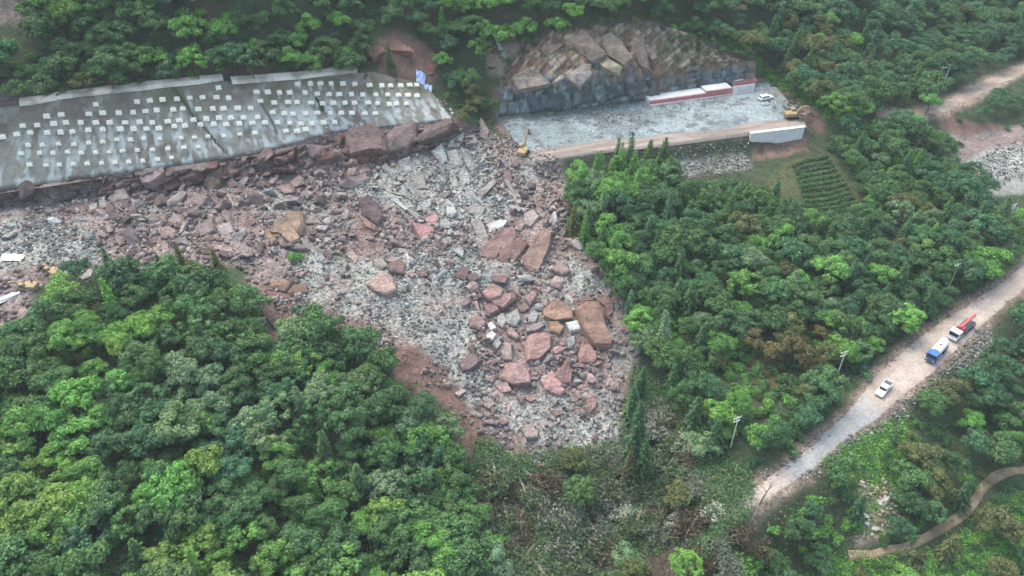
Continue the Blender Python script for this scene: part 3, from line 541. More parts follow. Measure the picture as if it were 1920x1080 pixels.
# ---- traced boulders: the outline seen from the air gives the top, which gets its own tilt and thickness
def boulder(outline, col, label, thick=None, tilt=(0, -.35), lift=.5, name="boulder", mat=None, group=None, rough_=.22, seed=0):
    cx = sum(p[0] for p in outline) / len(outline); cy = sum(p[1] for p in outline) / len(outline)
    p0 = hit(cx, cy); r = np.random.default_rng(int(cx * 7 + cy * 13) + seed)
    n = Vector((tilt[0], tilt[1], 1)).normalized()
    def on_plane(px, py, q):
        a, c, d = rayxy(px, py); v = Vector((a, c, -d)); o = Vector((0, 0, CAMZ)); t = (q - o).dot(n) / v.dot(n); return o + v * t
    q0 = p0 + Vector((0, 0, lift)); size = (on_plane(outline[0][0], outline[0][1], q0) - q0).length
    top = [on_plane(x, y, q0) - p0 for x, y in outline]
    ext = max((a - b).length for a in top for b in top); th = thick or ext * .38
    c = sum(top, Vector()) / len(top)
    bm = bmesh.new(); rings = []
    for k, (sc, dn) in enumerate(((.9, -.028 * ext), (1.0, .03 * ext), (1.05, .5 * th), (.98, 1.0 * th))):
        ring = []
        for v in top:
            d = v - c; w = c + d * sc * (1 + (r.random() - .5) * .08 * (k > 1)) - n * dn + Vector(r.normal(size=3)) * ext * .012
            ring.append(bm.verts.new(w))
        rings.append(ring)
    m = len(top); d0 = Vector((r.normal(), r.normal(), 0)); cv = bm.verts.new(c + d0 * ext * .12 + n * (.04 * ext + .03 * ext * r.random()))
    for i in range(m):
        j = (i + 1) % m; bm.faces.new((cv, rings[0][i], rings[0][j]))
        for a, b in zip(rings[:-1], rings[1:]): bm.faces.new((a[i], b[i], b[j], a[j]))
    bm.faces.new(rings[-1][::-1])
    bmesh.ops.triangulate(bm, faces=bm.faces[:]); bmesh.ops.recalc_face_normals(bm, faces=bm.faces[:])
    for _ in range(2):
        bmesh.ops.subdivide_edges(bm, edges=[e for e in bm.edges if e.calc_length() > .8], cuts=1, use_grid_fill=False); bmesh.ops.triangulate(bm, faces=bm.faces[:])
    bm.normal_update()
    for v in bm.verts:
        q = np.array(v.co) + np.array(p0); f = float(fbm(np.array([q[0] + q[2] * .6]), np.array([q[1] - q[2] * .4]), max(1.2, ext * .3), 3, 200)[0]) - .5
        v.co += v.normal * (round(f * 6) / 6 * .6 + f * .4) * min(.8, ext * .08)
    o = from_bm(name, bm, mat or M_ROCK); o.location = p0; o.color = (*_dull(col), 1)
    tag(o, label, "boulder" if name != "rock_slab" else "rock slab", group); HERO.append((p0.x, p0.y, ext * .5)); return o
HERO = []
def Z5(*a): return [(640 + x / 3, 360 + y / 3) for x, y in a]
def Z4(*a): return [(x / 3, 360 + y / 3) for x, y in a]
def Z2(*a): return [(640 + x / 3, y / 3) for x, y in a]
def ZC(*a): return [(600 + x / 4.8, 220 + y / 4.8) for x, y in a]
def ZD(*a): return [(150 + x / 4.8, 260 + y / 4.8) for x, y in a]
def ZB(*a): return [(640 + x / 3, 720 + y / 3) for x, y in a]
def _dull(c, f=.28): return c + (c.mean() - c) * f
cR = lin(158, 122, 110); cRO = lin(164, 128, 108); cP = lin(176, 140, 128); cPK = lin(188, 138, 128); cG = lin(158, 158, 150); cGB = lin(150, 134, 124); cD = lin(112, 92, 90); cW = lin(206, 204, 196); cO = lin(164, 128, 96); cB = lin(134, 108, 98)
B = boulder
B(Z5((775, 335), (900, 200), (950, 188), (985, 205), (985, 250), (885, 345), (870, 385), (800, 378)), cR, "leftmost of three long red slabs lying side by side mid slide", 4.5, (.1, -.4), 2.2, "rock_slab", M_RUST)
B(Z5((895, 330), (985, 252), (1035, 262), (1050, 300), (970, 410), (930, 415), (885, 385)), lin(146, 108, 94), "darker middle one of three red slabs lying side by side", 4.5, (.1, -.5), 1.8, "rock_slab", M_RUST)
B(Z5((1022, 365), (1085, 260), (1125, 215), (1190, 215), (1185, 290), (1110, 440), (1080, 448), (1025, 415)), cRO, "rightmost of three red slabs, with a pale worn lower end", 4.5, (.1, -.45), 2.2, "rock_slab", M_RUST)
B(Z5((150, 512), (185, 465), (240, 452), (295, 480), (303, 545), (255, 578), (185, 560)), lin(184, 150, 132), "rounded pale orange boulder alone in grey gravel at the left", 4.5, (0, -.3), 1.6)
B(Z5((95, 45), (150, 12), (205, 65), (243, 140), (205, 192), (110, 130)), cD, "dark purple grey tilted slab near the top of the grey fan", 3.5, (-.25, -.55), 1.8, "rock_slab")
B(Z5((95, 130), (125, 135), (205, 200), (195, 218), (140, 195)), cR, "thin red slab leaning against the dark purple slab", 1.8, (-.4, -.4), 1, "rock_slab")
B(Z5((465, 150), (530, 118), (550, 140), (530, 190), (490, 175)), cPK, "small flat salmon block above the coral boulder", 2, (0, -.3), .9)
B(Z5((400, 170), (440, 172), (505, 205), (518, 245), (475, 283), (440, 262)), lin(190, 132, 124), "coral pink cracked boulder beside a pale grey block", 2.6, (.15, -.35), 1.0)
B(Z5((550, 165), (590, 145), (620, 175), (612, 205), (560, 200)), cG, "pale grey cube beside the coral boulder", 2.2, (0, -.3), .8)
B(Z5((1325, 655), (1375, 615), (1440, 612), (1475, 650), (1490, 750), (1535, 845), (1520, 870), (1420, 862), (1375, 790)), lin(162, 122, 98), "largest orange brown slab at the right edge of the slide", 5, (.1, -.45), 2.4, "rock_slab", M_RUST)
B(Z5((1305, 610), (1390, 580), (1420, 605), (1370, 615), (1325, 655)), lin(140, 108, 94), "narrow brown block behind the largest orange slab", 2.5, (0, -.4), 1.2)
B(Z5((1420, 595), (1490, 575), (1530, 610), (1535, 680), (1490, 720), (1475, 640)), lin(140, 106, 96), "dull red block to the right of the largest orange slab", 3, (.2, -.3), 1.2)
B(Z5((1130, 665), (1180, 620), (1225, 605), (1300, 660), (1305, 710), (1200, 722), (1140, 705)), lin(176, 134, 104), "orange boulder with rusty bands left of the largest slab", 4, (0, -.5), 1.8, "boulder", M_RUST)
B(Z5((1160, 730), (1215, 725), (1255, 760), (1225, 800), (1170, 780)), cO, "small ochre block under the banded orange boulder", 2, (0, -.3), .7)
B(Z5((1255, 730), (1330, 718), (1350, 770), (1290, 785)), cW, "white slab under the banded orange boulder", 1.6, (0, -.3), .9)
B(Z5((1028, 850), (1055, 800), (1150, 782), (1182, 808), (1180, 875), (1110, 945), (1040, 952)), lin(180, 134, 118), "big salmon boulder in the middle of the lower pile", 5, (0, -.4), 2, "boulder")
B(Z5((1325, 915), (1360, 860), (1400, 852), (1440, 920), (1420, 962), (1340, 965)), lin(168, 124, 108), "rounded reddish boulder below the largest orange slab", 3.5, (0, -.35), 1.3)
B(Z5((895, 1040), (930, 968), (1005, 952), (1062, 1010), (1062, 1068), (960, 1085)), lin(178, 136, 126), "broad pink boulder at the lower left of the pile", 4.5, (-.1, -.35), 1.6)
B(Z5((1125, 1060), (1185, 1005), (1250, 1085), (1200, 1125), (1150, 1115)), cPK, "pink wedge pointing down at the foot of the pile", 3, (0, -.3), 1.1)
B(Z5((1200, 1035), (1272, 942), (1300, 1020), (1290, 1075), (1235, 1080)), lin(160, 118, 108), "upright red wedge at the foot of the pile", 4, (.1, -.6), 1.8)
B(Z5((785, 560), (845, 518), (915, 545), (900, 585), (830, 602)), lin(172, 132, 112), "rusty boulder capping the upper left of the pile", 3.2, (0, -.25), 2, "boulder", M_RUST)
B(Z5((830, 605), (890, 580), (970, 558), (985, 592), (910, 655), (860, 640)), lin(164, 126, 116), "reddish block under the rusty capping boulder", 3.2, (.1, -.4), 1.4)
B(Z5((795, 640), (850, 608), (890, 660), (830, 692)), lin(152, 116, 110), "dull pink block at the left flank of the pile", 3, (-.2, -.3), 1.1)
B(Z5((925, 690), (990, 658), (1012, 710), (980, 757), (930, 742)), cG, "grey boulder between two pale ones in the pile", 3, (0, -.35), 1.1)
B(Z5((1030, 590), (1075, 550), (1100, 580), (1060, 640)), lin(172, 130, 120), "pink block right of the cluster's red core", 2.6, (.1, -.4), 1.2)
B(Z5((985, 640), (1040, 620), (1060, 655), (1010, 680)), cB, "brown block wedged under the small pink one", 2.4, (0, -.3), .9)
B(Z5((975, 560), (1000, 525), (1015, 590), (1000, 610)), cR, "slim red splinter standing in the cluster", 2, (.2, -.6), 1.1)
B(Z5((1050, 700), (1085, 660), (1110, 690), (1090, 735), (1055, 735)), cG, "grey block left of the banded orange boulder", 2.6, (0, -.3), .9)
B(Z5((1035, 760), (1090, 735), (1150, 745), (1090, 785), (1045, 790)), cGB, "flat grey brown block above the salmon boulder", 2.2, (0, -.3), .8)
B(Z5((820, 740), (845, 725), (872, 765), (835, 780)), cW, "upper of two white blocks left in the pile", 2, (0, -.3), .8)
B(Z5((815, 800), (850, 778), (872, 800), (850, 830), (820, 825)), cW, "lower of two white blocks left in the pile", 2, (0, -.3), .8)
B(Z5((855, 830), (885, 815), (900, 850), (875, 885), (855, 870)), cG, "small pale grey block under the two white ones", 2, (0, -.3), .7)
B(Z5((872, 700), (910, 680), (930, 720), (910, 765), (880, 750)), lin(170, 164, 152), "sandy grey block beside the grey boulder", 2.4, (0, -.35), .9)
B(Z5((930, 770), (960, 760), (1000, 810), (990, 830), (940, 800)), cP, "slanting pink bar beneath the grey boulder", 1.8, (.1, -.3), .7)
B(Z5((905, 900), (925, 840), (958, 850), (955, 945), (910, 945)), lin(172, 150, 136), "tall tan slab left of the salmon boulder", 2.6, (-.2, -.5), 1.2)
B(Z5((715, 712), (770, 686), (818, 730), (785, 772), (728, 755)), lin(154, 122, 114), "squat brownish pink boulder on the pile's left side", 3, (0, -.3), 1.2)
B(Z5((655, 960), (735, 900), (792, 942), (725, 1002), (680, 1005)), lin(138, 112, 108), "purple brown slab alone low on the left", 3, (-.1, -.4), 1.2)
B(Z5((1285, 272), (1330, 252), (1362, 300), (1345, 330), (1300, 305)), lin(178, 168, 154), "pale oval boulder near the right tree line", 2.8, (.2, -.4), 1.0)
B(Z5((1028, 120), (1080, 92), (1112, 140), (1065, 198), (1030, 180)), lin(184, 162, 150), "pale pink block above the three red slabs", 3, (.1, -.4), 1.1)
B(Z5((172, 380), (230, 362), (262, 420), (205, 442)), lin(160, 148, 134), "grey tan block above the pale orange boulder", 2.6, (0, -.35), 1)
B(Z5((262, 410), (330, 368), (362, 400), (352, 465), (270, 452)), cB, "broad brown block right of the grey tan one", 3, (.1, -.3), 1)
B(Z5((255, 385), (280, 358), (320, 380), (300, 405)), cP, "small pink block perched on the broad brown one", 1.8, (0, -.3), 1.3)
B(Z5((725, 165), (790, 150), (812, 215), (832, 268), (785, 292)), lin(166, 158, 144), "long sandy slab left of a white one, upslope of the red slabs", 2.2, (0, -.5), 1.1, "rock_slab")
B(Z5((812, 190), (900, 150), (942, 160), (905, 200), (835, 228)), lin(206, 206, 194), "white slab lying above the three red slabs", 1.8, (0, -.3), .9, "rock_slab")
B(Z5((702, 90), (760, 65), (812, 90), (790, 140), (735, 150)), lin(160, 154, 142), "flat sandy plate uphill of the long sandy slab", 2, (0, -.45), .9, "rock_slab")
B(Z5((590, 95), (630, 72), (652, 110), (620, 145), (592, 130)), lin(190, 190, 180), "pale rounded block at the foot of the grey fan", 2.4, (0, -.3), .9)
B(Z5((1175, 430), (1230, 392), (1292, 440), (1240, 468)), lin(164, 134, 122), "reddish block half buried right of the red slabs", 2.6, (.1, -.3), .9)
B(Z5((630, 480), (680, 405), (720, 440), (700, 500)), lin(128, 98, 92), "dark red angular block left of the red slabs", 2.6, (-.2, -.5), 1.1)
B(Z5((700, 470), (760, 450), (785, 490), (730, 515)), lin(120, 100, 94), "dark flat block beside the dark red one", 2, (0, -.4), .9)
B(Z5((370, 460), (400, 440), (420, 470), (390, 480)), lin(164, 128, 118), "small pink block in the middle of the left gravel", 1.5, (0, -.3), .7)
B(Z5((425, 440), (470, 430), (485, 470), (430, 478)), cB, "small brown block beside a smaller pink one", 1.6, (0, -.3), .7)
B(Z5((20, 345), (60, 325), (95, 370), (80, 410)), lin(178, 150, 136), "pale pink wedge at the left of the slide", 2, (0, -.4), .9)
B(Z5((1085, 300), (1130, 255), (1150, 300), (1110, 360)), cP, "upright tan block behind the right red slab", 2.2, (.1, -.5), .8)
B(ZB((1010, 250), (1060, 232), (1112, 262), (1105, 300), (1040, 305)), lin(168, 148, 134), "tan boulder at the lower toe of the slide", 2.6, (0, -.3), 1)
B(ZB((1375, 80), (1420, 55), (1438, 130), (1395, 165)), lin(172, 130, 114), "reddish upright slab near the lower right toe", 2.4, (.2, -.5), 1)
B(ZB((1030, 75), (1070, 55), (1098, 85), (1060, 102)), lin(168, 124, 112), "small red block above the lower gravel", 1.8, (0, -.3), .8)
B(ZB((635, 55), (680, 25), (700, 40), (660, 72)), lin(190, 166, 152), "pale pink stone on the red soil of the left bank", 1.6, (0, -.4), .8)
B(ZB((800, 90), (840, 75), (868, 110), (830, 140), (802, 125)), lin(158, 138, 126), "tan stone by the left bank near the toe", 2, (0, -.3), .8)
B(ZB((1150, 0), (1200, -20), (1262, 35), (1230, 65), (1180, 50)), cPK, "pink block below the pink wedge", 2.4, (0, -.3), .9)
B(ZB((860, 0), (930, -15), (962, 40), (900, 50)), lin(176, 140, 130), "lowest pink slab of the pile's left end", 2, (-.1, -.4), .9)
# the orange boulder group and slabs on the left shelf
B(Z4((1500, 230), (1545, 170), (1620, 120), (1695, 98), (1705, 180), (1660, 280), (1560, 230)), lin(166, 134, 104), "big ochre boulder at the middle of the left shelf", 4.5, (0, -.45), 1.9, "boulder", M_RUST)
B(Z4((1578, 200), (1640, 180), (1690, 260), (1640, 290), (1590, 250)), lin(176, 142, 112), "ochre block against the foot of the big ochre boulder", 3, (0, -.4), 1.6)
B(Z4((1480, 225), (1500, 205), (1555, 270), (1530, 290)), cO, "small tan block at the left foot of the ochre boulder", 2, (-.2, -.4), .9)
B(Z4((1208, 190), (1300, 163), (1318, 235), (1245, 252)), lin(176, 158, 150), "flat pale grey pink slab at the shelf's front", 2.6, (0, -.4), 1.1, "rock_slab")
B(Z4((1098, 190), (1195, 138), (1208, 215), (1120, 262), (1100, 250)), lin(160, 134, 124), "tall red brown block beside the flat pale slab", 3, (0, -.5), 1.3)
B(Z4((1048, 75), (1095, 5), (1172, 25), (1110, 105)), lin(152, 128, 120), "tilted brown slab under the broken ledge", 2.8, (-.2, -.5), 1.3, "rock_slab")
B(Z4((938, 160), (1000, 118), (1025, 165), (965, 205)), lin(160, 136, 128), "pinkish slab leaning downhill on the shelf", 2.4, (-.2, -.5), 1, "rock_slab")
B(Z4((898, 215), (950, 190), (992, 215), (972, 258), (910, 262)), lin(156, 128, 116), "reddish boulder near the shelf's tree edge", 2.4, (0, -.3), 1)
B(Z4((498, 75), (545, 58), (552, 108), (505, 118)), lin(178, 164, 152), "pale cube at the left of the shelf", 2.4, (0, -.4), 1)
B(Z4((552, 50), (590, 40), (610, 85), (560, 95)), lin(164, 152, 140), "second pale cube right beside the first", 2.2, (0, -.4), 1.1)
B(Z4((605, 0), (700, -20), (728, 40), (620, 60)), lin(156, 146, 136), "flat grey slab topping a brown ledge block", 1.6, (0, -.35), 1.4, "rock_slab")
B(Z4((610, 50), (725, 45), (720, 80), (630, 95)), lin(132, 106, 98), "brown ledge block under the flat grey slab", 2.2, (0, -.6), .6)
B(Z4((995, 250), (1030, 165), (1050, 170), (1015, 275)), lin(178, 158, 146), "thin pale splinter standing on the shelf", 1.4, (-.1, -.5), .8)
B(Z4((1510, 530), (1558, 480), (1642, 500), (1600, 562)), lin(158, 122, 102), "orange brown slab below the lone green shrub", 3, (0, -.5), 1.2)
B(Z4((1608, 560), (1650, 520), (1722, 518), (1732, 560), (1655, 602)), lin(140, 106, 86), "darker brown slab right under the lone shrub", 2.6, (.1, -.4), 1)
B(Z4((1450, 640), (1520, 590), (1572, 720), (1542, 762), (1480, 700)), lin(122, 98, 90), "dark brown slab at the tree edge below the shrub", 2.6, (-.2, -.4), 1)
B(Z4((1395, 560), (1440, 555), (1440, 600), (1405, 605)), lin(150, 120, 96), "small ochre block by the trees", 1.6, (0, -.3), .8)
B(Z4((450, 480), (500, 432), (528, 440), (510, 475), (462, 496)), lin(186, 178, 166), "pale smooth boulder among dark shrubs at the left", 2, (0, -.4), 1.4)
B(ZD((520, 320), (600, 265), (740, 250), (760, 290), (640, 400), (560, 400)), lin(166, 142, 134), "big layered pink block under the ledge", 4, (0, -.45), 1.6, "boulder")
B(ZD((880, 340), (1060, 225), (1080, 255), (1040, 330), (900, 375)), lin(140, 112, 104), "long dark red beam of rock below the slope", 3, (-.1, -.5), 1.3, "rock_slab")
B(ZD((1115, 420), (1180, 260), (1290, 240), (1250, 400), (1170, 500)), lin(142, 118, 92), "olive brown leaning slab below the slope", 3.4, (-.1, -.6), 1.8, "rock_slab")
B(ZD((1310, 400), (1370, 330), (1410, 410), (1345, 460)), lin(150, 118, 108), "small red block right of the olive slab", 2.4, (.1, -.5), 1.2)
B(ZD((1285, 330), (1305, 200), (1385, 200), (1370, 310), (1330, 350)), lin(140, 112, 106), "upright dull red pillar right of the olive slab", 2.4, (.1, -.7), 1.4)
B(ZD((970, 590), (1100, 440), (1155, 500), (1040, 640)), lin(160, 134, 124), "leaning pink slab in the middle of the shelf", 3, (-.15, -.6), 1.4, "rock_slab")
B(ZD((1495, 250), (1540, 220), (1575, 300), (1520, 310)), lin(168, 142, 132), "small pink boulder by the ledge's foot", 2, (0, -.4), .9)
B(ZD((1310, 495), (1340, 490), (1400, 600), (1375, 610)), lin(180, 158, 146), "thin pale slab slanting down the shelf", 1.4, (.1, -.4), .8)
B(ZD((715, 800), (800, 780), (870, 830), (840, 900), (730, 900)), lin(158, 130, 120), "blocky red stone by the dark shrubs", 2.6, (0, -.4), 1)
B(ZD((780, 750), (860, 680), (915, 690), (880, 770)), lin(162, 134, 126), "pink wedge above the blocky red stone", 2.2, (-.1, -.4), .9)
B(ZD((660, 420), (740, 400), (785, 430), (770, 490), (690, 470)), lin(164, 150, 142), "pale grey block on the shelf under the ledge", 2.2, (0, -.4), .9)
# the big slabs of the ledge and the grey plates below it
B(Z2((5, 750), (60, 715), (175, 690), (240, 760), (245, 845), (160, 850), (50, 880), (30, 830)), lin(142, 112, 104), "largest red brown block of the broken ledge, split from its neighbour", 6, (-.1, -.75), 3.6, "rock_slab")
B(Z2((248, 760), (300, 715), (415, 690), (418, 770), (365, 830), (260, 850)), lin(148, 122, 114), "second big red brown ledge block, right of the largest", 5.5, (0, -.75), 3.4, "rock_slab")
B(Z2((422, 775), (480, 718), (590, 658), (642, 685), (605, 735), (500, 780), (430, 800)), lin(138, 110, 102), "third ledge block, long and pointing uphill", 5, (0, -.75), 3.2, "rock_slab")
B(Z2((782, 665), (792, 662), (832, 740), (822, 800), (778, 770)), lin(168, 146, 130), "pale spike of rock standing left of the excavator", 2.4, (0, -.8), 2, "rock_slab")
B(Z2((605, 800), (690, 738), (692, 765), (662, 830), (600, 830)), lin(156, 148, 140), "grey plate tipped up at the head of the slide", 1.8, (.1, -.7), 1.4, "rock_slab")
B(Z2((500, 850), (565, 808), (590, 880), (612, 965), (570, 930)), lin(166, 172, 166), "long pale grey plate pointing down the head of the slide", 1.8, (-.1, -.5), 1.0, "rock_slab")
B(Z2((670, 830), (720, 850), (752, 950), (735, 975), (695, 930)), lin(158, 160, 152), "long grey green plate right of the pale one", 1.8, (.1, -.5), 1.0, "rock_slab")
B(Z2((590, 850), (650, 835), (690, 930), (650, 960), (615, 920)), lin(160, 160, 154), "grey plate wedged between two longer plates", 1.6, (0, -.5), .7, "rock_slab")
B(Z2((605, 990), (640, 972), (664, 1060), (620, 1052)), lin(170, 168, 156), "narrow pale plate standing at the slide's grey neck", 1.6, (0, -.5), 1, "rock_slab")
B(Z2((660, 985), (700, 975), (724, 1030), (680, 1062)), lin(174, 172, 162), "short pale plate beside the narrow one", 1.6, (0, -.5), 1, "rock_slab")
B(Z2((320, 900), (385, 880), (400, 960), (370, 985), (330, 960)), lin(156, 154, 150), "square grey plate under the second ledge block", 1.8, (0, -.6), .8, "rock_slab")
B(Z2((380, 985), (470, 985), (480, 1060), (420, 1070)), lin(158, 152, 142), "sandy grey block at the foot of the square plate", 2, (0, -.4), .8)
B(Z2((540, 1100), (620, 1070), (610, 1095), (560, 1130)), lin(134, 116, 104), "brown wedge across the grey neck", 1.6, (.1, -.4), .9)
B(Z2((770, 1080), (860, 1000), (880, 1020), (790, 1110)), lin(166, 158, 146), "tan bar slanting across the right of the neck", 1.6, (.1, -.4), .9, "rock_slab")
B(Z2((690, 765), (750, 755), (770, 800), (700, 815)), lin(172, 156, 144), "pale pink block left of the pale spike", 2, (0, -.4), 1)
B(Z2((905, 990), (940, 950), (965, 1020), (930, 1060)), lin(140, 114, 106), "red brown block below the excavator", 2.4, (0, -.5), 1)
# jointed bedding slabs of the rock cut
def ZR(*a): return [(900 + x / 4.8, 20 + y / 4.8) for x, y in a]
TL = (-.05, -.95)
B(ZR((290, 610), (360, 560), (440, 525), (520, 535), (640, 650), (600, 680), (330, 725)), lin(156, 142, 122), "pale tan slab at the lower left of the rock cut", 2.5, TL, 3.1, "rock_slab")
B(ZR((770, 605), (850, 530), (930, 468), (985, 495), (1010, 580), (900, 690), (820, 645)), lin(160, 150, 136), "pale stepped slab in the middle of the rock cut", 2.5, TL, 3.3, "rock_slab")
B(ZR((640, 650), (740, 568), (765, 598), (680, 680)), lin(170, 160, 144), "small pale slab between two larger ones on the rock cut", 1.5, TL, 2.9, "rock_slab")
B(ZR((530, 345), (600, 295), (770, 290), (650, 395), (590, 412)), lin(136, 112, 96), "brown slab at the upper left of the rock cut", 2, TL, 2.9, "rock_slab")
B(ZR((770, 265), (830, 225), (955, 165), (1040, 290), (1140, 400), (1050, 462), (990, 480)), lin(142, 122, 102), "long tan brown bedding slab near the rock cut's top", 2.5, TL, 3.1, "rock_slab")
B(ZR((1045, 235), (1175, 185), (1300, 310), (1385, 430), (1300, 505), (1160, 405)), lin(152, 134, 108), "broad tan bedding slab at the rock cut's centre", 2.5, TL, 3.5, "rock_slab", M_RUST)
B(ZR((1305, 300), (1380, 225), (1470, 250), (1530, 540), (1450, 525), (1385, 430)), lin(140, 118, 102), "tall brown slab right of the broad tan one", 2.5, TL, 3.3, "rock_slab")
B(ZR((1490, 300), (1530, 310), (1605, 420), (1550, 455)), lin(164, 142, 130), "narrow pinkish slab near the green bank of the rock cut", 1.6, TL, 3.1, "rock_slab")
B(ZR((1060, 470), (1140, 410), (1280, 500), (1250, 580), (1120, 560)), lin(170, 154, 118), "yellowish slab above the grey face of the rock cut", 2, TL, 3.3, "rock_slab", M_RUST)
B(ZR((140, 270), (190, 300), (245, 440), (180, 400)), lin(190, 184, 172), "pale bare sliver of rock left of the rock cut", 1.2, TL, 2.3, "rock_slab")
# slabs in the red scar above the anchored slope
B([(700, 90), (735, 68), (775, 90), (772, 98), (725, 96)], lin(168, 116, 92), "orange red slab sliding in the upper scar", 2, (0, -.7), 1, "rock_slab")
B([(685, 95), (712, 72), (722, 95), (700, 112)], lin(160, 110, 86), "rusty block left in the upper scar", 2, (0, -.7), 1)
B([(795, 105), (812, 95), (815, 140), (798, 145)], lin(146, 98, 80), "dark red slab on the right of the upper scar", 2, (.1, -.8), .6, "rock_slab")
# ---- loose blocks: a stock of shapes, each copy its own size, turn and colour
STOCK = [rock_mesh("loose_block", 300 + i, [(1, .8, .7), (1.3, .8, .42), (1, 1, .6), (1.6, .65, .38), (1.2, .9, .35)][i % 5], 16 + i % 6, .02, .9) for i in range(16)]
for me in STOCK: me.materials.append(M_ROCK)
loose = []
def loose_blocks(poly, n, smin, smax, pal, where, seed, plate=False):
    rng = np.random.default_rng(seed); P = hitpoly(poly); lo = P.min(0); hi = P.max(0); k = 0; tries = 0; done = []
    while k < n and tries < n * 60:
        tries += 1; x, y = rng.uniform(lo, hi); s = smin + (smax - smin) * rng.random() ** 1.8
        if not inside(np.array([x]), np.array([y]), P)[0]: continue
        if any((x - a) ** 2 + (y - b) ** 2 < (r * .8 + s * .4) ** 2 for a, b, r in HERO): continue
        if any((x - a) ** 2 + (y - b) ** 2 < ((r + s) * .42) ** 2 for a, b, r in done): continue
        done.append((x, y, s)); k += 1; ci = rng.integers(0, len(pal)); c = pal[ci][0] * rng.uniform(.82, 1.15)
        o = bpy.data.objects.new("loose_boulder", STOCK[rng.integers(0, len(STOCK))]); COL.objects.link(o)
        o.location = (x, y, float(H(x, y)) + s * .16); o.scale = (s, s, s * rng.uniform(.8, 1.1)); o.rotation_euler = (rng.normal() * .45, rng.normal() * .45, rng.random() * 6.28); o.color = (*_dull(c, .42), 1)
        if plate and k % 5: o.scale = (s * 1.45, s * .62, s * .5); o.rotation_euler = (rng.normal() * .25, rng.normal() * .3, -1.1 + rng.normal() * .4)
        loose.append((o, pal[ci][1], where, s))
PR = [(cB, "brown"), (cR, "red brown"), (lin(150, 128, 120), "dull pink"), (cD, "dark brown"), (lin(164, 150, 142), "pale pinkish")]
PGY = [(lin(160, 164, 156), "grey"), (lin(182, 184, 176), "pale grey"), (lin(168, 160, 146), "sandy grey"), (lin(148, 148, 142), "dull grey")]
PPK = [(cPK, "pink"), (cR, "red brown"), (cP, "pale pink"), (cG, "grey"), (lin(150, 118, 110), "dull red")]
loose_blocks([(160, 362), (330, 345), (480, 325), (660, 310), (670, 430), (560, 480), (430, 490), (330, 455), (190, 470)], 88, 2.2, 5.8, PR, "on the left shelf", 1)
loose_blocks([(0, 364), (160, 342), (330, 318), (480, 298), (640, 256), (650, 300), (480, 330), (330, 350), (160, 366), (0, 390)], 50, 2.6, 6.2, [PR[0], PR[1], PR[3], PR[3]], "along the broken ledge", 10)
loose_blocks([(0, 395), (160, 370), (200, 420), (160, 480), (0, 450)], 14, 1.5, 3.8, PGY + PR[:1], "near the photo's left edge", 2)
loose_blocks([(700, 320), (850, 262), (930, 280), (985, 400), (900, 460), (820, 420), (700, 400)], 48, 1.6, 5.6, PGY, "in the slide's grey neck", 3, True)
loose_blocks([(640, 400), (760, 420), (880, 480), (860, 560), (740, 520), (600, 520), (590, 450)], 18, 1.5, 3.4, PR[:3] + PGY[:1], "on the slide's left flank", 4)
loose_blocks([(870, 520), (1010, 520), (1120, 560), (1160, 680), (1100, 740), (980, 750), (880, 700)], 40, 1.6, 4.2, PPK, "in the lower pile", 5)
loose_blocks([(920, 280), (1020, 310), (1060, 400), (1080, 480), (1010, 500), (960, 400)], 20, 1.4, 3.4, PR + PGY[1:2], "on the slide's upper right flank", 6)
loose_blocks([(900, 740), (1150, 700), (1160, 830), (960, 840), (880, 790)], 14, 1.4, 2.8, PPK, "on the toe of the slide", 7)
loose_blocks([(1440, 195), (1520, 185), (1545, 215), (1500, 228)], 8, 1.2, 2.4, PR[2:] + PGY[1:2], "at the far end of the pad", 8)
loose_blocks([(1610, 910), (1670, 905), (1680, 985), (1620, 1010)], 7, 1.2, 2.8, [(lin(200, 190, 168), "cream")], "in the gully above the path", 9)
for o, c, where, s in loose:
    px, py, _ = project(o.location)
    tag(o, f"{c} {'large' if s > 3.2 else 'mid-sized' if s > 2.3 else 'small'} block {where}, {px / 19.2:.0f}% across and {py / 10.8:.0f}% down", "boulder", f"loose {c} blocks {where}")
# ------------------------------------------------------------------ vegetation
def leafcards(C, Nn, L, Wd, rng):
    """Leaf-sized rhombs at C facing Nn."""
    n = len(C); t = rng.normal(size=(n, 3)); t -= (t * Nn).sum(1)[:, None] * Nn; t /= np.linalg.norm(t, axis=1)[:, None] + 1e-9
    b = np.cross(Nn, t); L = np.broadcast_to(L, (n,))[:, None]; Wd = np.broadcast_to(Wd, (n,))[:, None]
    V = np.stack([C - t * L / 2, C + b * Wd / 2 + Nn * L * .08, C + t * L / 2 - Nn * L * .1, C - b * Wd / 2 + Nn * L * .08], 1).reshape(-1, 3)
    return V
def unit(v): return v / (np.linalg.norm(v, axis=-1)[..., None] + 1e-9)
_ico = None
def ico():
    global _ico
    if _ico is None:
        bm = bmesh.new(); bmesh.ops.create_icosphere(bm, subdivisions=1, radius=1); V = np.array([v.co[:] for v in bm.verts]); F = np.array([[v.index for v in f.verts] for f in bm.faces]); bm.free(); _ico = (V, F)
    return _ico
def quads_as(V): return np.arange(len(V)).reshape(-1, 4)
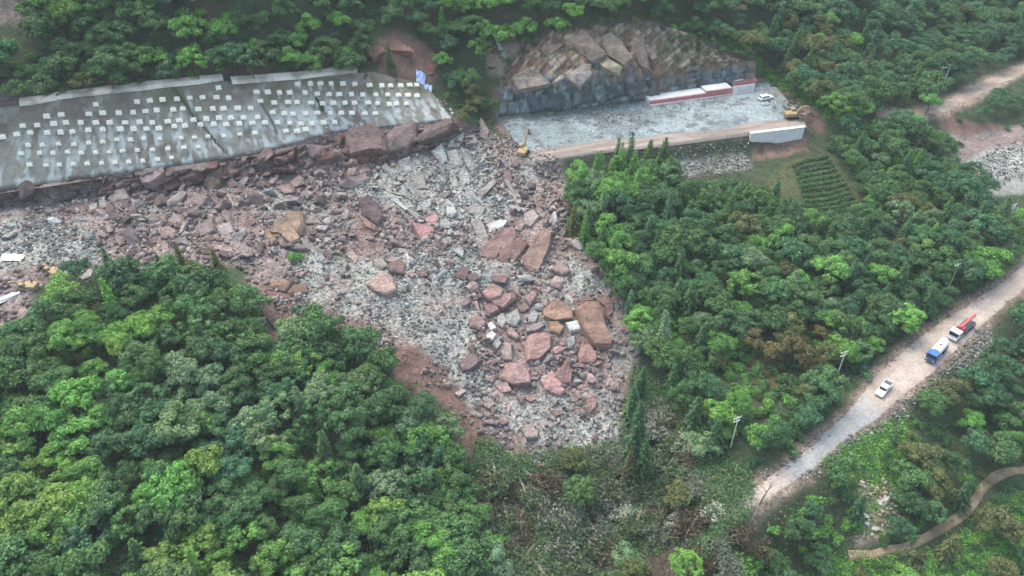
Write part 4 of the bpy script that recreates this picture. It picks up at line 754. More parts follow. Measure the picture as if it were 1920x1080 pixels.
def crown_broad(seed, Rr=4.0, hgt=6.5, base=2.6, nl=26, per=150, leaf=.5, lobe=(.26, .42), open_=0.0):
    rng = np.random.default_rng(seed); Vs = []; core = []
    nb = 6 + seed % 3; ba = np.arange(nb) * 6.283 / (nb - 1) + rng.normal(size=nb) * .35; br = Rr * rng.uniform(.5, .72, nb); br[0] = Rr * .12; bz = base + hgt * rng.uniform(.28, .66, nb); bz[0] = base + hgt * .72; bR = Rr * rng.uniform(.34, .5, nb)
    own = np.arange(nl) % nb; d0 = unit(rng.normal(size=(nl, 3)) + np.array([0, 0, .7])); d0[:, 2] = np.abs(d0[:, 2]) - .15
    cx = np.cos(ba[own]) * br[own] + d0[:, 0] * bR[own] * .8; cy = np.sin(ba[own]) * br[own] + d0[:, 1] * bR[own] * .8; cz = bz[own] + d0[:, 2] * bR[own] * .9; lr = Rr * rng.uniform(*lobe, nl) * .9
    for i in range(nl):
        n = int(per * (lr[i] / (Rr * .34)) ** 2 * (1 - open_)); d = unit(rng.normal(size=(n * 2, 3))); out = unit(np.array([cx[i], cy[i], (cz[i] - base - hgt * .35) * .9]) + 1e-6)
        keep = (d @ out > -.35) & (d[:, 2] > -.55); d = d[keep][:n]; c0 = np.array([cx[i], cy[i], cz[i]])
        bump_ = 1 + .22 * np.sin(d[:, 0] * 5 + i) * np.sin(d[:, 1] * 5 + 2 * i)
        C = c0 + d * (lr[i] * rng.uniform(.78, 1.1, len(d)) * bump_)[:, None] * np.array([1, 1, .68])
        nn = unit(d + rng.normal(size=d.shape) * .55 + np.array([0, 0, .45]))
        Vs.append(leafcards(C, nn, leaf * rng.uniform(.7, 1.3, len(d)), leaf * .62 * rng.uniform(.7, 1.2, len(d)), rng)); core.append((c0, lr[i] * .66))
    return np.concatenate(Vs), core
def crown_conifer(seed, Rr=2.4, hgt=9.5, base=1.0, levels=15, leaf=.5, droop=.35, dens=1.0):
    rng = np.random.default_rng(seed); Cs = []; Ns = []
    for k in range(levels):
        f = k / levels; z0 = base + f * (hgt - .6); r = Rr * (1 - f) ** .75 * rng.uniform(.85, 1.1) + .15; nb = max(5, int(9 * (1 - f * .5)))
        for b in range(nb):
            a = b * 6.283 / nb + rng.random() * .5 + k * .7; rl = r * rng.uniform(.7, 1.1); m = max(4, int(rl * 9 * dens)); s = rng.random(m) ** .7; w = (rng.random(m) - .5) * .7 * (1 - s * .5)
            x = np.cos(a) * s * rl - np.sin(a) * w; y = np.sin(a) * s * rl + np.cos(a) * w; z = z0 + .25 * s * rl - droop * (s * rl) ** 1.6 * .5 + rng.normal(size=m) * .08
            Cs.append(np.stack([x, y, z], -1)); Ns.append(unit(np.stack([np.cos(a) * .55 + rng.normal(size=m) * .3, np.sin(a) * .55 + rng.normal(size=m) * .3, np.ones(m)], -1)))
    tip = np.stack([rng.normal(size=20) * .12, rng.normal(size=20) * .12, hgt - rng.random(20) * .9], -1); Cs.append(tip); Ns.append(unit(rng.normal(size=(20, 3)) + [0, 0, .5]))
    C = np.concatenate(Cs); N_ = np.concatenate(Ns)
    V = leafcards(C, N_, leaf * rng.uniform(.8, 1.4, len(C)), leaf * .45, rng)
    core = [(np.array([0, 0, base + hgt * f]), Rr * (1 - f) * .42) for f in (.12, .3, .5, .68)]
    return V, core
def crown_shrub(seed, Rr=1.5, hgt=1.7, n=420, leaf=.38):
    rng = np.random.default_rng(seed); Vs = []; core = []
    for i in range(7):
        c0 = np.array([rng.normal() * Rr * .4, rng.normal() * Rr * .4, hgt * rng.uniform(.25, .6)]); lr = Rr * rng.uniform(.35, .6); d = unit(rng.normal(size=(n // 7, 3))); d[:, 2] = np.abs(d[:, 2]) - .2
        C = c0 + d * lr * rng.uniform(.75, 1.15, (len(d), 1)); Vs.append(leafcards(C, unit(d + rng.normal(size=d.shape) * .6 + [0, 0, .4]), leaf * rng.uniform(.7, 1.3, len(d)), leaf * .55, rng)); core.append((c0, lr * .6))
    return np.concatenate(Vs), core
def with_core(V, core):  # core: solid blobs added inside the leaves to block light and darken the interior
    F = quads_as(V); Vt = [V]; Ft = [F]; off = len(V); iv, if_ = ico()
    for c, r in core:
        Vt.append(c + iv * r * np.array([1, 1, .75])); q = np.concatenate([if_, if_[:, 2:]], 1); Ft.append(np.stack([if_[:, 0], if_[:, 1], if_[:, 2], if_[:, 2]], 1) + off); off += len(iv)
    return np.concatenate(Vt), Ft[0], np.concatenate(Ft[1:])[:, :3] if core else None
def crown_mesh(name, V, core):
    """Leaves as quads and the added light-blocking core as triangles, in one mesh."""
    Va, Fq, Ft = with_core(V, core); me = bpy.data.meshes.new(name); me.vertices.add(len(Va)); me.vertices.foreach_set("co", np.ascontiguousarray(Va, np.float32).ravel())
    nt_ = 0 if Ft is None else len(Ft); me.loops.add(len(Fq) * 4 + nt_ * 3); idx = Fq.ravel() if Ft is None else np.concatenate([Fq.ravel(), Ft.ravel()]); me.loops.foreach_set("vertex_index", idx.astype(np.int32))
    me.polygons.add(len(Fq) + nt_); me.polygons.foreach_set("loop_start", np.concatenate([np.arange(len(Fq)) * 4, len(Fq) * 4 + np.arange(nt_) * 3]).astype(np.int32)); me.update(calc_edges=True); me.materials.append(M_LEAF)
    return me
def tube_bm(bm, pts, radii, seg=6):
    prev = None; rings = []
    for k, p in enumerate(pts):
        p = Vector(p); d = (Vector(pts[min(k + 1, len(pts) - 1)]) - Vector(pts[max(k - 1, 0)])).normalized(); a = d.orthogonal().normalized(); b = d.cross(a)
        rings.append([bm.verts.new(p + (a * math.cos(t * 6.2832 / seg) + b * math.sin(t * 6.2832 / seg)) * radii[k]) for t in range(seg)])
    for r0, r1 in zip(rings[:-1], rings[1:]):
        for i in range(seg): bm.faces.new((r0[i], r0[(i + 1) % seg], r1[(i + 1) % seg], r1[i]))
    bm.faces.new(rings[0][::-1]); bm.faces.new(rings[-1])
def trunk_mesh(seed, hgt, r0=.2, limbs=5, spread=2.2):
    rng = np.random.default_rng(seed); bm = bmesh.new(); pts = [(rng.normal() * .08 * k, rng.normal() * .08 * k, -.6 + (hgt + .6) * k / 5) for k in range(6)]
    tube_bm(bm, pts, [r0 * (1.25 - k * .2) for k in range(6)])
    for i in range(limbs):
        k = 2 + i % 3; a = i * 2.4 + rng.random(); p = Vector(pts[k]); e = p + Vector((math.cos(a) * spread, math.sin(a) * spread, spread * .7)); tube_bm(bm, [p, (p + e) / 2 + Vector((0, 0, .15)), e], [r0 * .5, r0 * .35, r0 * .15], 5)
    me = bpy.data.meshes.new("trunk"); bmesh.ops.recalc_face_normals(bm, faces=bm.faces[:]); bm.to_mesh(me); bm.free(); me.materials.append(M_BARK); return me
KINDS = {'broad': [], 'conifer': [], 'shrub': [], 'slim': [], 'airy': []}
RAWC = {}
def add_kind(k, V, core, trunk):
    KINDS[k].append((crown_mesh("crown", V, core), trunk)); RAWC.setdefault(k, []).append((V, core))
for i in range(9):
    V, c = crown_broad(500 + i, 3.2 + .45 * (i % 3), 5.2 + .7 * (i % 4), 2.4, 46 + 4 * (i % 3), 88, .48 + .06 * (i % 3), (.17, .36)); add_kind('broad', V, c, trunk_mesh(900 + i, 6.0))
for i in range(3):
    V, c = crown_broad(540 + i, 4.2, 6.4, 2.4, 40, 62, .52, (.16, .27)); add_kind('airy', V, c, trunk_mesh(940 + i, 6.6, .2, 8, 2.8))
for i in range(5):
    V, c = crown_conifer(560 + i, 2.2 + .3 * (i % 3), 8.6 + i * .7, .9, 15, .55, .35, 1.3); add_kind('conifer', V, c, trunk_mesh(960 + i, 8.2, .16, 0))
for i in range(2):
    V, c = crown_conifer(580 + i, 2.3, 12.5, .8, 22, .6, .3, 1.5); add_kind('slim', V, c, trunk_mesh(980 + i, 11, .15, 0))
for i in range(6):
    V, c = crown_shrub(600 + i, 1.4 + .2 * (i % 3), 1.7); add_kind('shrub', V, c, trunk_mesh(990 + i, .9, .06, 4, .6))
TONES = {'dark': lin(54, 82, 52), 'deep blue': lin(54, 86, 58), 'mid': lin(66, 96, 56), 'bright': lin(84, 124, 60), 'yellowish': lin(92, 122, 60), 'olive': lin(82, 90, 54), 'grey': lin(90, 114, 80), 'rusty': lin(90, 86, 54)}
TONES['vivid'] = lin(92, 140, 56)
TONES = {k: v * (2.05 if k in ('dark', 'deep blue') else 1.72) for k, v in TONES.items()}
SAY = {'dark': 'dark green', 'deep blue': 'bluish green', 'mid': 'mid green', 'bright': 'bright green', 'yellowish': 'yellow green', 'olive': 'olive', 'grey': 'greyish green', 'rusty': 'rusty brown', 'vivid': 'vivid green'}
POLES = [hit(*q) for q in ((1760, 167), (1880, 436), (1776, 545), (1568, 708), (1370, 838))]
trees = []                                      # (kind, x, y, scale, tone, where)
def zone(poly, spacing, kinds, tones, where, seed, smin=.8, smax=1.25, off=4.5, jitter=True, hs=1.0, avoid=()):
    avoid = list(avoid) + [PATHZONE, TRACKZONE]; rng = np.random.default_rng(seed); P = hitpoly(poly, off, 3); lo = P.min(0); hi = P.max(0); n = int((hi - lo).prod() / spacing ** 2 * 6)
    C = rng.uniform(lo, hi, (n, 2)); C = C[inside(C[:, 0], C[:, 1], P)]; keep = []; cell = {}
    AV = [hitpoly(a, 0) for a in avoid] + [ROADW] + REDP
    kn = list(kinds); kp = np.array([kinds[k] for k in kn], float); kp /= kp.sum(); tn = list(tones); tp = np.array([tones[t] for t in tn], float); tp /= tp.sum(); cum = np.cumsum(tp)
    for x, y in C:
        if any(inside(np.array([x]), np.array([y]), a)[0] for a in AV): continue
        if any((abs(x - q.x) < 3.2 and -13 < y - q.y < 1.5) for q in POLES): continue
        i, j = int(x // spacing), int(y // spacing)
        if any((x - a) ** 2 + (y - b) ** 2 < spacing ** 2 for di in (-1, 0, 1) for dj in (-1, 0, 1) for a, b in cell.get((i + di, j + dj), ())): continue
        cell.setdefault((i, j), []).append((x, y))
        f = float(np.clip((fbm(np.array([x]), np.array([y]), 22, 2, 300 + seed)[0] - .5) * 1.3 + .5 + rng.normal() * .27, 0, .999)); t = tn[int(np.searchsorted(cum, f * cum[-1]))]
        trees.append((kn[rng.choice(len(kn), p=kp)], x, y, smin + (smax - smin) * rng.random(), t, where, hs))
_ra = np.array([PZ(*p)[:2] for p in ROAD_L]); _rb = np.array([PZ(*p)[:2] for p in ROAD_R]); _rd = (_rb - _ra) / np.linalg.norm(_rb - _ra, axis=1)[:, None]
ROADW = np.concatenate([_ra - _rd * 3.0, (_rb + _rd * 4.2)[::-1]])
REDP = [hitpoly(g) for g in ([(940, 905), (1000, 895), (1005, 1040), (950, 1060)], [(1205, 1035), (1270, 1015), (1335, 1040), (1335, 1105), (1205, 1105)], [(1095, 945), (1140, 950), (1135, 1010), (1100, 1010)])]
mRED = np.maximum.reduce([mask(None, 0, .6, 1, g) for g in REDP])
PATHZONE = [(1590, 1030), (1640, 1030), (1700, 1016), (1745, 993), (1790, 964), (1818, 935), (1832, 905), (1855, 882), (1890, 873), (2000, 862), (2000, 905), (1900, 905), (1872, 912), (1856, 940), (1810, 990), (1760, 1025), (1710, 1050), (1650, 1062), (1590, 1060)]
TRACKZONE = [(1640, 203), (1700, 202), (1760, 186), (1800, 165), (1860, 135), (1925, 108), (2020, 78), (2040, 120), (1940, 156), (1880, 182), (1820, 210), (1775, 235), (1720, 232), (1640, 228)]
LEFT = [(-60, 660), (0, 628), (70, 605), (95, 560), (110, 545), (230, 520), (300, 500), (420, 520), (470, 560), (488, 640), (520, 650), (560, 600), (650, 625), (725, 690), (745, 745), (790, 765), (845, 795), (870, 860), (880, 930), (890, 1010), (940, 1040), (945, 1150), (-60, 1150)]
zone(LEFT, 3.9, {'broad': 8, 'airy': 1.6, 'conifer': .5}, {'grey': .4, 'dark': 1.2, 'deep blue': .8, 'mid': 3.6, 'bright': 2.4, 'yellowish': .15}, "in the left forest", 11, .68, 1.15)
zone([(85, 520), (130, 500), (230, 480), (330, 462), (412, 475), (420, 530), (300, 545), (200, 560), (110, 570)], 4.6, {'conifer': 3, 'broad': 1}, {'olive': 1, 'dark': 2, 'deep blue': 1}, "at the rockfall's left edge", 12, .6, .95)
RIGHT = [(1068, 345), (1090, 312), (1150, 305), (1200, 285), (1255, 310), (1275, 345), (1330, 355), (1400, 350), (1440, 345), (1470, 360), (1500, 400), (1590, 410), (1625, 380), (1590, 300), (1550, 275), (1590, 235), (1650, 228), (1700, 220), (1760, 245), (1780, 290), (1830, 330), (1850, 380), (1900, 400), (1930, 420), (1900, 490), (1830, 540), (1740, 590), (1670, 640), (1610, 715), (1540, 780), (1470, 840), (1400, 885), (1350, 850), (1300, 760), (1240, 690), (1205, 640), (1175, 560), (1150, 510), (1100, 460), (1072, 410)]
CROPS = [(1478, 312), (1555, 280), (1600, 330), (1632, 385), (1600, 415), (1515, 415), (1475, 360)]
BUSHY = [(1400, 600), (1480, 590), (1560, 640), (1560, 720), (1500, 800), (1400, 860), (1330, 780), (1330, 700)]
zone(RIGHT, 3.9, {'broad': 7, 'conifer': 2.6, 'airy': .7}, {'deep blue': .9, 'dark': 1.5, 'mid': 3.2, 'bright': 2.2, 'olive': .8, 'grey': .3}, "in the right forest", 13, .65, 1.1, avoid=[BUSHY, CROPS])
zone(BUSHY, 3.0, {'shrub': 3, 'broad': 1.4}, {'rusty': .35, 'olive': 1.2, 'mid': 2, 'bright': 2.0}, "on the bank above the road", 14, .5, 1.0, 1.5)
zone([(1075, 330), (1130, 290), (1190, 280), (1230, 262), (1270, 300), (1280, 335), (1100, 380)], 3.4, {'conifer': 1}, {'mid': 1, 'bright': 2.2}, "along the pad's lower edge", 15, .6, 1.0, 5)
LOW = [(1425, 968), (1530, 900), (1600, 850), (1580, 900), (1610, 960), (1585, 1020), (1560, 1050), (1480, 1110), (1340, 1120), (1330, 1075), (1380, 1010)]
zone(LOW, 4.4, {'broad': 4, 'shrub': 2, 'conifer': .6}, {'dark': .8, 'deep blue': 1, 'mid': 2, 'bright': 2}, "below the road's end", 16, .55, .95, 3)
zone([(1700, 780), (1760, 730), (1860, 690), (1850, 640), (1880, 600), (1940, 565), (1990, 560), (1990, 860), (1870, 880), (1830, 925), (1770, 975), (1690, 1005), (1650, 1015), (1690, 950), (1720, 860)], 4.4, {'broad': 5, 'conifer': 1, 'shrub': 1}, {'deep blue': 1.5, 'dark': 2, 'mid': 2, 'bright': .8, 'olive': .8}, "between road and path", 17, .65, 1.1, 4)
zone([(1600, 1065), (1700, 1045), (1780, 1000), (1850, 935), (1900, 905), (1990, 900), (1990, 1130), (1600, 1130)], 3.4, {'shrub': 5, 'conifer': 1, 'broad': .6}, {'dark': 1, 'mid': 2, 'olive': 2, 'bright': 1}, "below the path", 18, .55, 1.0, 1)
zone([(1540, 880), (1620, 835), (1700, 770), (1730, 800), (1700, 850), (1700, 920), (1680, 960), (1690, 880), (1650, 850), (1600, 880), (1610, 920)], 2.6, {'shrub': 1}, {'bright': 2, 'mid': 1}, "on the grass under the road", 19, .4, .85, .5)
zone([(-70, 160), (0, 120), (60, 90), (48, 0), (60, -70), (375, -70), (398, 40), (425, 112), (395, 125), (330, 132), (250, 142), (150, 158), (60, 172)], 3.9, {'broad': 6, 'airy': 1}, {'olive': .4, 'dark': 1.0, 'deep blue': .8, 'mid': 3, 'bright': 2}, "above the anchored slope", 20, .75, 1.2, avoid=[[(-70, -20), (44, -10), (52, 60), (20, 50), (-70, 60)]])
zone([(408, -70), (720, -70), (690, 20), (685, 100), (660, 118), (560, 125), (460, 130), (430, 112), (402, 20)], 3.9, {'broad': 6, 'airy': 1}, {'dark': 1.0, 'deep blue': .8, 'mid': 3, 'bright': 2}, "above the anchored slope", 21, .75, 1.2)
zone([(720, -70), (1300, -70), (1290, 20), (1180, 25), (1090, 40), (1000, 55), (960, 80), (905, 95), (890, 150), (860, 165), (835, 130), (815, 70), (770, 35), (705, 30)], 4.1, {'broad': 6, 'airy': .7, 'conifer': .6}, {'dark': 1.8, 'deep blue': 2, 'mid': 2.4, 'bright': .9}, "above the rock cut", 22, .75, 1.15)
zone([(1300, -70), (2000, -70), (2000, 85), (1920, 96), (1840, 125), (1755, 165), (1715, 200), (1640, 205), (1590, 222), (1545, 195), (1480, 135), (1410, 90), (1300, 55)], 4.4, {'broad': 7, 'conifer': 1, 'airy': .5}, {'dark': 1.8, 'deep blue': 2.6, 'mid': 2.6, 'bright': .8, 'olive': .3}, "in the far right forest", 23, .8, 1.3)
zone([(1795, 205), (1870, 172), (1940, 140), (2000, 150), (2000, 235), (1935, 240), (1870, 235), (1810, 220)], 5.0, {'broad': 4, 'shrub': 2}, {'dark': 1, 'deep blue': 2, 'mid': 1}, "beside the far track", 24, .6, .95, 3)
zone([(815, 180), (860, 150), (905, 160), (925, 215), (905, 250), (870, 225), (835, 205)], 3.0, {'shrub': 2, 'broad': .6}, {'olive': 1, 'mid': 2, 'bright': 1}, "in the gully by the pad", 25, .6, 1.0, 1.5)
zone([(680, 110), (750, 125), (785, 150), (790, 165), (690, 150), (660, 135)], 2.8, {'shrub': 2, 'conifer': 1}, {'mid': 2, 'olive': 1, 'dark': 1}, "under the red scar", 26, .6, .9, 1.5)
zone([(1260, 60), (1330, 65), (1400, 95), (1490, 160), (1560, 215), (1520, 200), (1440, 150), (1380, 110), (1290, 110)], 2.6, {'shrub': 1}, {'bright': 2, 'mid': 2}, "on the bank over the pad", 27, .6, 1.1, .8)
zone([(1250, 62), (1300, 60), (1410, 98), (1412, 122), (1330, 112), (1255, 96)], 2.1, {'shrub': 1}, {'bright': 1, 'mid': 2, 'olive': 1}, "on the green right end of the rock cut", 38, .6, 1.0, .8, hs=2.2)
zone([(940, 105), (985, 78), (1040, 46), (1120, 36), (1210, 30), (1300, 50), (1420, 100), (1410, 118), (1300, 82), (1210, 52), (1120, 58), (1040, 68), (990, 100), (955, 130)], 2.3, {'shrub': 1}, {'dark': 1, 'mid': 2, 'olive': 1}, "along the rock cut's top", 37, .6, 1.1, .8, hs=1.8)
zone([(820, 95), (900, 90), (1040, 95), (1080, 130), (960, 160), (900, 150)], 3.4, {'shrub': 1}, {'olive': 2, 'mid': 2}, "at the rock cut's left", 28, .45, .8, .8)
zone([(900, 900), (960, 900), (1060, 880), (1160, 880), (1210, 760), (1270, 780), (1330, 870), (1380, 920), (1340, 1060), (1200, 1100), (1010, 1100), (1000, 1000), (900, 1000)], 3.0, {'shrub': 3, 'broad': .35}, {'dark': 1.5, 'olive': 2, 'grey': 2, 'mid': 1}, "among the fallen trees", 29, .5, .95, .5)
zone(LEFT, 2.7, {'shrub': 1}, {'dark': 2, 'mid': 2, 'bright': 1}, 'in the left forest', 31, .9, 1.6, 2)
zone(RIGHT, 2.7, {'shrub': 1}, {'dark': 1.5, 'mid': 2, 'bright': 1.5}, 'in the right forest', 32, .9, 1.6, 2, avoid=[CROPS])
zone(LOW, 2.4, {'shrub': 1}, {'dark': 1, 'mid': 2, 'bright': 2}, 'below the road end', 33, .7, 1.2, 1)
zone([(1640, 830), (1700, 790), (1760, 740), (1860, 690), (1990, 590), (1990, 1130), (1560, 1130), (1640, 1020), (1690, 940)], 2.5, {'shrub': 1}, {'dark': 1, 'mid': 2, 'olive': 1, 'bright': 1}, 'by the path', 34, .6, 1.1, 1)
zone([(-70, 160), (0, 110), (60, 90), (48, 0), (60, -70), (700, -70), (690, 100), (660, 118), (425, 128), (250, 145), (60, 175)], 2.7, {'shrub': 1}, {'dark': 1.5, 'mid': 2, 'bright': 1}, 'above the anchored slope', 35, .9, 1.6, 2)
zone([(520, 640), (560, 605), (650, 625), (735, 705), (800, 775), (868, 850), (885, 930), (800, 900), (700, 790), (560, 720)], 2.6, {'shrub': 3, 'broad': .5}, {'dark': 1, 'mid': 2, 'bright': 2}, "at the left forest's edge", 36, .7, 1.3, 2)
# single trees the photo shows
def single(kind, px, py, s, tone, label, off=0.0, rz=0.5, hs=1.0):
    p = hit(px, py, off); trees.append((kind, p.x, p.y, s, tone, label, hs))
for _i, (_x, _y, _s) in enumerate(((1196, 745, .8), (1188, 790, .95), (1192, 835, 1.05), (1184, 875, 1.15))): single('slim', _x, _y, _s, 'dark', f"*{('smallest', 'second', 'third', 'tallest')[_i]} slim dark tree down the row at the slide's lower right edge")
single('slim', 1205, 905, .95, 'dark', "*slim dark tree just right of the tallest slim one")
single('slim', 1178, 905, .85, 'olive', "*shorter slim tree left of the tallest slim one")
single('conifer', 222, 600, .95, 'bright', "*bright conifer with layered boughs at the left forest's top edge")
single('broad', 800, 850, 1.15, 'bright', "*bright rounded tree at the tip of the left forest")
single('broad', 918, 1045, .7, 'bright', "*small bright bushy tree beside the red gully at the bottom")
single('shrub', 552, 490, 1.5, 'bright', "*lone green shrub on the rubble under the ochre boulder")
single('shrub', 905, 250, .9, 'mid', "*green bush clinging left of the yellow excavator")
single('shrub', 1268, 770, 1.0, 'yellowish', "*yellowish shrub beside the fallen trees")
single('broad', 1720, 500, .95, 'yellowish', "*yellow flowering tree deep in the right forest")
single('broad', 1735, 215, .9, 'bright', "*bright tree hiding the bend of the far track")
single('broad', 350, 850, 1.35, 'grey', "*large greyish tree with thin foliage in the left forest")
single('broad', 1280, 1085, .9, 'bright', "*rounded tree at the bottom edge right of the fallen trees")
single('broad', 1385, 1085, .8, 'bright', "*bright clump of leaves at the very bottom right of centre")
NAMES = {'broad': ("broadleaf_tree", "broadleaf tree"), 'airy': ("broadleaf_tree", "thin-leaved tree"), 'conifer': ("conifer_tree", "conifer"), 'slim': ("conifer_tree", "conifer"), 'shrub': ("shrub", "shrub")}
def size_of(t):
    z = float(H(t[1], t[2])); _, _, dep = project((t[1], t[2], z)); px, py, _ = project((t[1], t[2], z + 4)); seen = -60 < px < 1980 and -60 < py < 1140
    return ({'broad': 8, 'airy': 8.4, 'conifer': 5, 'slim': 5, 'shrub': 3}[t[0]] * t[3] / dep) * (1 if seen else .001)
buckets = {}
for t in trees: buckets.setdefault(NAMES[t[0]][0], []).append(t)
PROTO = {}
def plant(t, k):
    kind, x, y, s, tone, where, hs = t; z = float(H(x, y)) + (hs - 1) * 2; rng = np.random.default_rng(int(abs(x * 131 + y * 977)) % 99991)
    v = rng.integers(0, len(KINDS[kind])); cm, tm = KINDS[kind][v]; nm, say = NAMES[kind]
    key = (kind, int(v)); rt = empty(nm, (x, y, z - .15), rng.random() * 6.28); rt.scale = (s, s, s * rng.uniform(.9, 1.12))
    rt.rotation_euler = (rng.normal() * .04, rng.normal() * .04, rng.random() * 6.28)
    if key not in PROTO: PROTO[key] = (bpy.data.objects.new("crown", cm), bpy.data.objects.new("trunk", tm)); a, b = PROTO[key]
    else: a, b = (o.copy() for o in PROTO[key])
    for o in (a, b): COL.objects.link(o); o.parent = rt
    c = TONES[tone] * rng.uniform(.82, 1.2); a.color = (c[0] * rng.uniform(.9, 1.12), c[1], c[2] * rng.uniform(.85, 1.15), 1)
    px, py, _ = project((x, y, z + (1 if kind == 'shrub' else 5) * s))
    if where.startswith("*"): tag(rt, where[1:], say.split()[-1] if kind == 'shrub' else "tree")
    else: tag(rt, f"{SAY[tone]} {say} {where}, {px / 19.2:.1f}% across, {py / 10.8:.1f}% down", "shrub" if kind == 'shrub' else "tree", f"{say}s {where}")
rest = []
for nm, L in buckets.items():
    L.sort(key=lambda t: (not t[5].startswith("*"), -size_of(t)))
    for k, t in enumerate(L):
        if k < 296: plant(t, k)
        else: rest.append(t)
print("trees", {k: len(v) for k, v in buckets.items()}, "rest", len(rest))
def mass(name, items, label):
    Vs, Cs = [], []
    for kind, x, y, s, tone, where, hs in items:
        rng = np.random.default_rng(int(abs(x * 131 + y * 977)) % 99991); V, core = RAWC[kind][rng.integers(0, len(RAWC[kind]))]; a = rng.random() * 6.28
        ca, sa = math.cos(a), math.sin(a); W_ = np.stack([V[:, 0] * ca - V[:, 1] * sa, V[:, 0] * sa + V[:, 1] * ca, V[:, 2]], -1) * s + np.array([x, y, float(H(x, y)) - .15 + (hs - 1) * 2])
        c = TONES[tone] * rng.uniform(.82, 1.2); Vs.append(W_); Cs.append(np.broadcast_to(c, (len(W_), 3)))
    if Vs:
        V = np.concatenate(Vs); tag(mesh_np(name, V, quads_as(V), M_LEAFV, np.concatenate(Cs)), label, "forest", kind="stuff")
mass("distant_forest", [t for t in rest if t[0] in ('broad', 'airy', 'conifer', 'slim')], "far tree crowns reading as one dark green mass")
mass("undergrowth", [t for t in rest if t[0] == 'shrub'], "low green scrub too dense to count")
# ground cover: tufts of leaves over the forest floor and the grassy banks
def cover(name, weight, n, tones, size, label, hgt=.5, leaf=.4):
    rng = np.random.default_rng(n); x, y = scatter(weight, n, rng); m = 9; cx = np.repeat(x, m) + rng.normal(size=n * m) * size; cy = np.repeat(y, m) + rng.normal(size=n * m) * size
    C = np.stack([cx, cy, H(cx, cy) + rng.random(n * m) * hgt], -1); Nn = unit(rng.normal(size=(n * m, 3)) * .6 + [0, 0, 1])
    V = leafcards(C, Nn, leaf * rng.uniform(.6, 1.4, n * m), leaf * .5, rng); c = np.array([TONES[t] for t in tones])[rng.integers(0, len(tones), n)] * rng.uniform(.75, 1.3, (n, 1))
    tag(mesh_np(name, V, quads_as(V), M_LEAFV, np.repeat(c, m * 4, 0)), label, "plants", kind="stuff")
inview = ((GX > -165) & (GX < 238) & (GY > 68) & (GY < 330)).astype(float)
bare = np.maximum.reduce([mDEB, 1 - quiet, mask([(690, 85), (740, 50), (800, 80), (825, 150), (790, 160), (700, 120)], 0, 1, 1), mask([(1765, 215), (1880, 235), (1990, 230), (1990, 365), (1850, 365), (1800, 300)], 0, 1, 1), mask([(1600, 900), (1680, 900), (1690, 940), (1680, 1000), (1600, 1020), (1630, 960)], 0, 1, 1)])
wcov = inview * (1 - mRED) * (1 - bare) * (1 - .75 * mFALL)
cover("undergrowth", wcov, 20000, ['dark', 'mid', 'olive', 'deep blue', 'dark'], .55, "low green plants covering the forest floor", .7, .45)
gb = sum(mask(g, 0, 1, 1) for g in ([(1540, 870), (1690, 780), (1730, 840), (1690, 930), (1660, 1000), (1600, 1000), (1620, 930)], [(1300, 75), (1370, 80), (1500, 165), (1580, 215), (1560, 230), (1480, 170), (1390, 110)], [(1560, 1050), (1780, 1030), (1870, 940), (1990, 890), (1990, 1130), (1560, 1130)])).clip(0, 1) * (1 - bare * .6)
cover("grass", gb, 6500, ['vivid', 'bright', 'vivid', 'mid'], .5, "bright green grass on the banks by the road, path and pad", .45, .42)
# ---- fallen, dusty trees swept down below the slide
def fallen(seed, length):
    rng = np.random.default_rng(seed); bm = bmesh.new(); tip = []
    pts = [(0, 0, .25), (length * .3, rng.normal() * .2, .35), (length * .65, rng.normal() * .4, .5), (length, rng.normal() * .6, .7)]
    tube_bm(bm, pts, [.2, .16, .11, .04])
    for i in range(11):
        f = .3 + .7 * i / 11; x = length * f; p = Vector((x, 0, .4)); a = rng.choice([-1, 1]) * rng.uniform(.5, 1.1); ln = rng.uniform(1.0, 2.4) * (1.3 - f * .6); e = p + Vector((math.cos(a) * ln, math.sin(a) * ln, rng.uniform(0, .9))); tube_bm(bm, [p, (p + e) / 2 + Vector((0, 0, .15)), e], [.06, .045, .02], 4); tip.append((p, e))
    me = bpy.data.meshes.new("trunk"); bmesh.ops.recalc_face_normals(bm, faces=bm.faces[:]); bm.to_mesh(me); bm.free(); me.materials.append(M_PALEBARK)
    Cs = []; Ns = []
    for p, e in tip:
        m = 60; s = rng.uniform(.35, 1.2, m)[:, None]; C = np.array(p) * (1 - s) + np.array(e) * s + rng.normal(size=(m, 3)) * .38; C[:, 2] = np.abs(C[:, 2]) + .1; Cs.append(C); Ns.append(unit(rng.normal(size=(m, 3)) * .8 + [0, 0, .8]))
    C = np.concatenate(Cs); V = leafcards(C, np.concatenate(Ns), .62 * rng.uniform(.6, 1.4, len(C)), .26, rng)
    return me, crown_mesh("crown", V, [])
FALL = [fallen(700 + i, 5.5 + i * .6) for i in range(5)]
FTONE = [('dusty green', lin(96, 116, 84)), ('grey green', lin(118, 130, 112)), ('pale silvery', lin(168, 176, 158)), ('dull olive', lin(92, 98, 70)), ('brownish', lin(98, 88, 70))]
Pf = hitpoly([(890, 850), (960, 870), (1160, 860), (1215, 720), (1260, 740), (1330, 860), (1390, 905), (1375, 980), (1330, 1080), (1200, 1110), (960, 1110), (920, 980)]); rngf = np.random.default_rng(77); nf = 0; donef = []
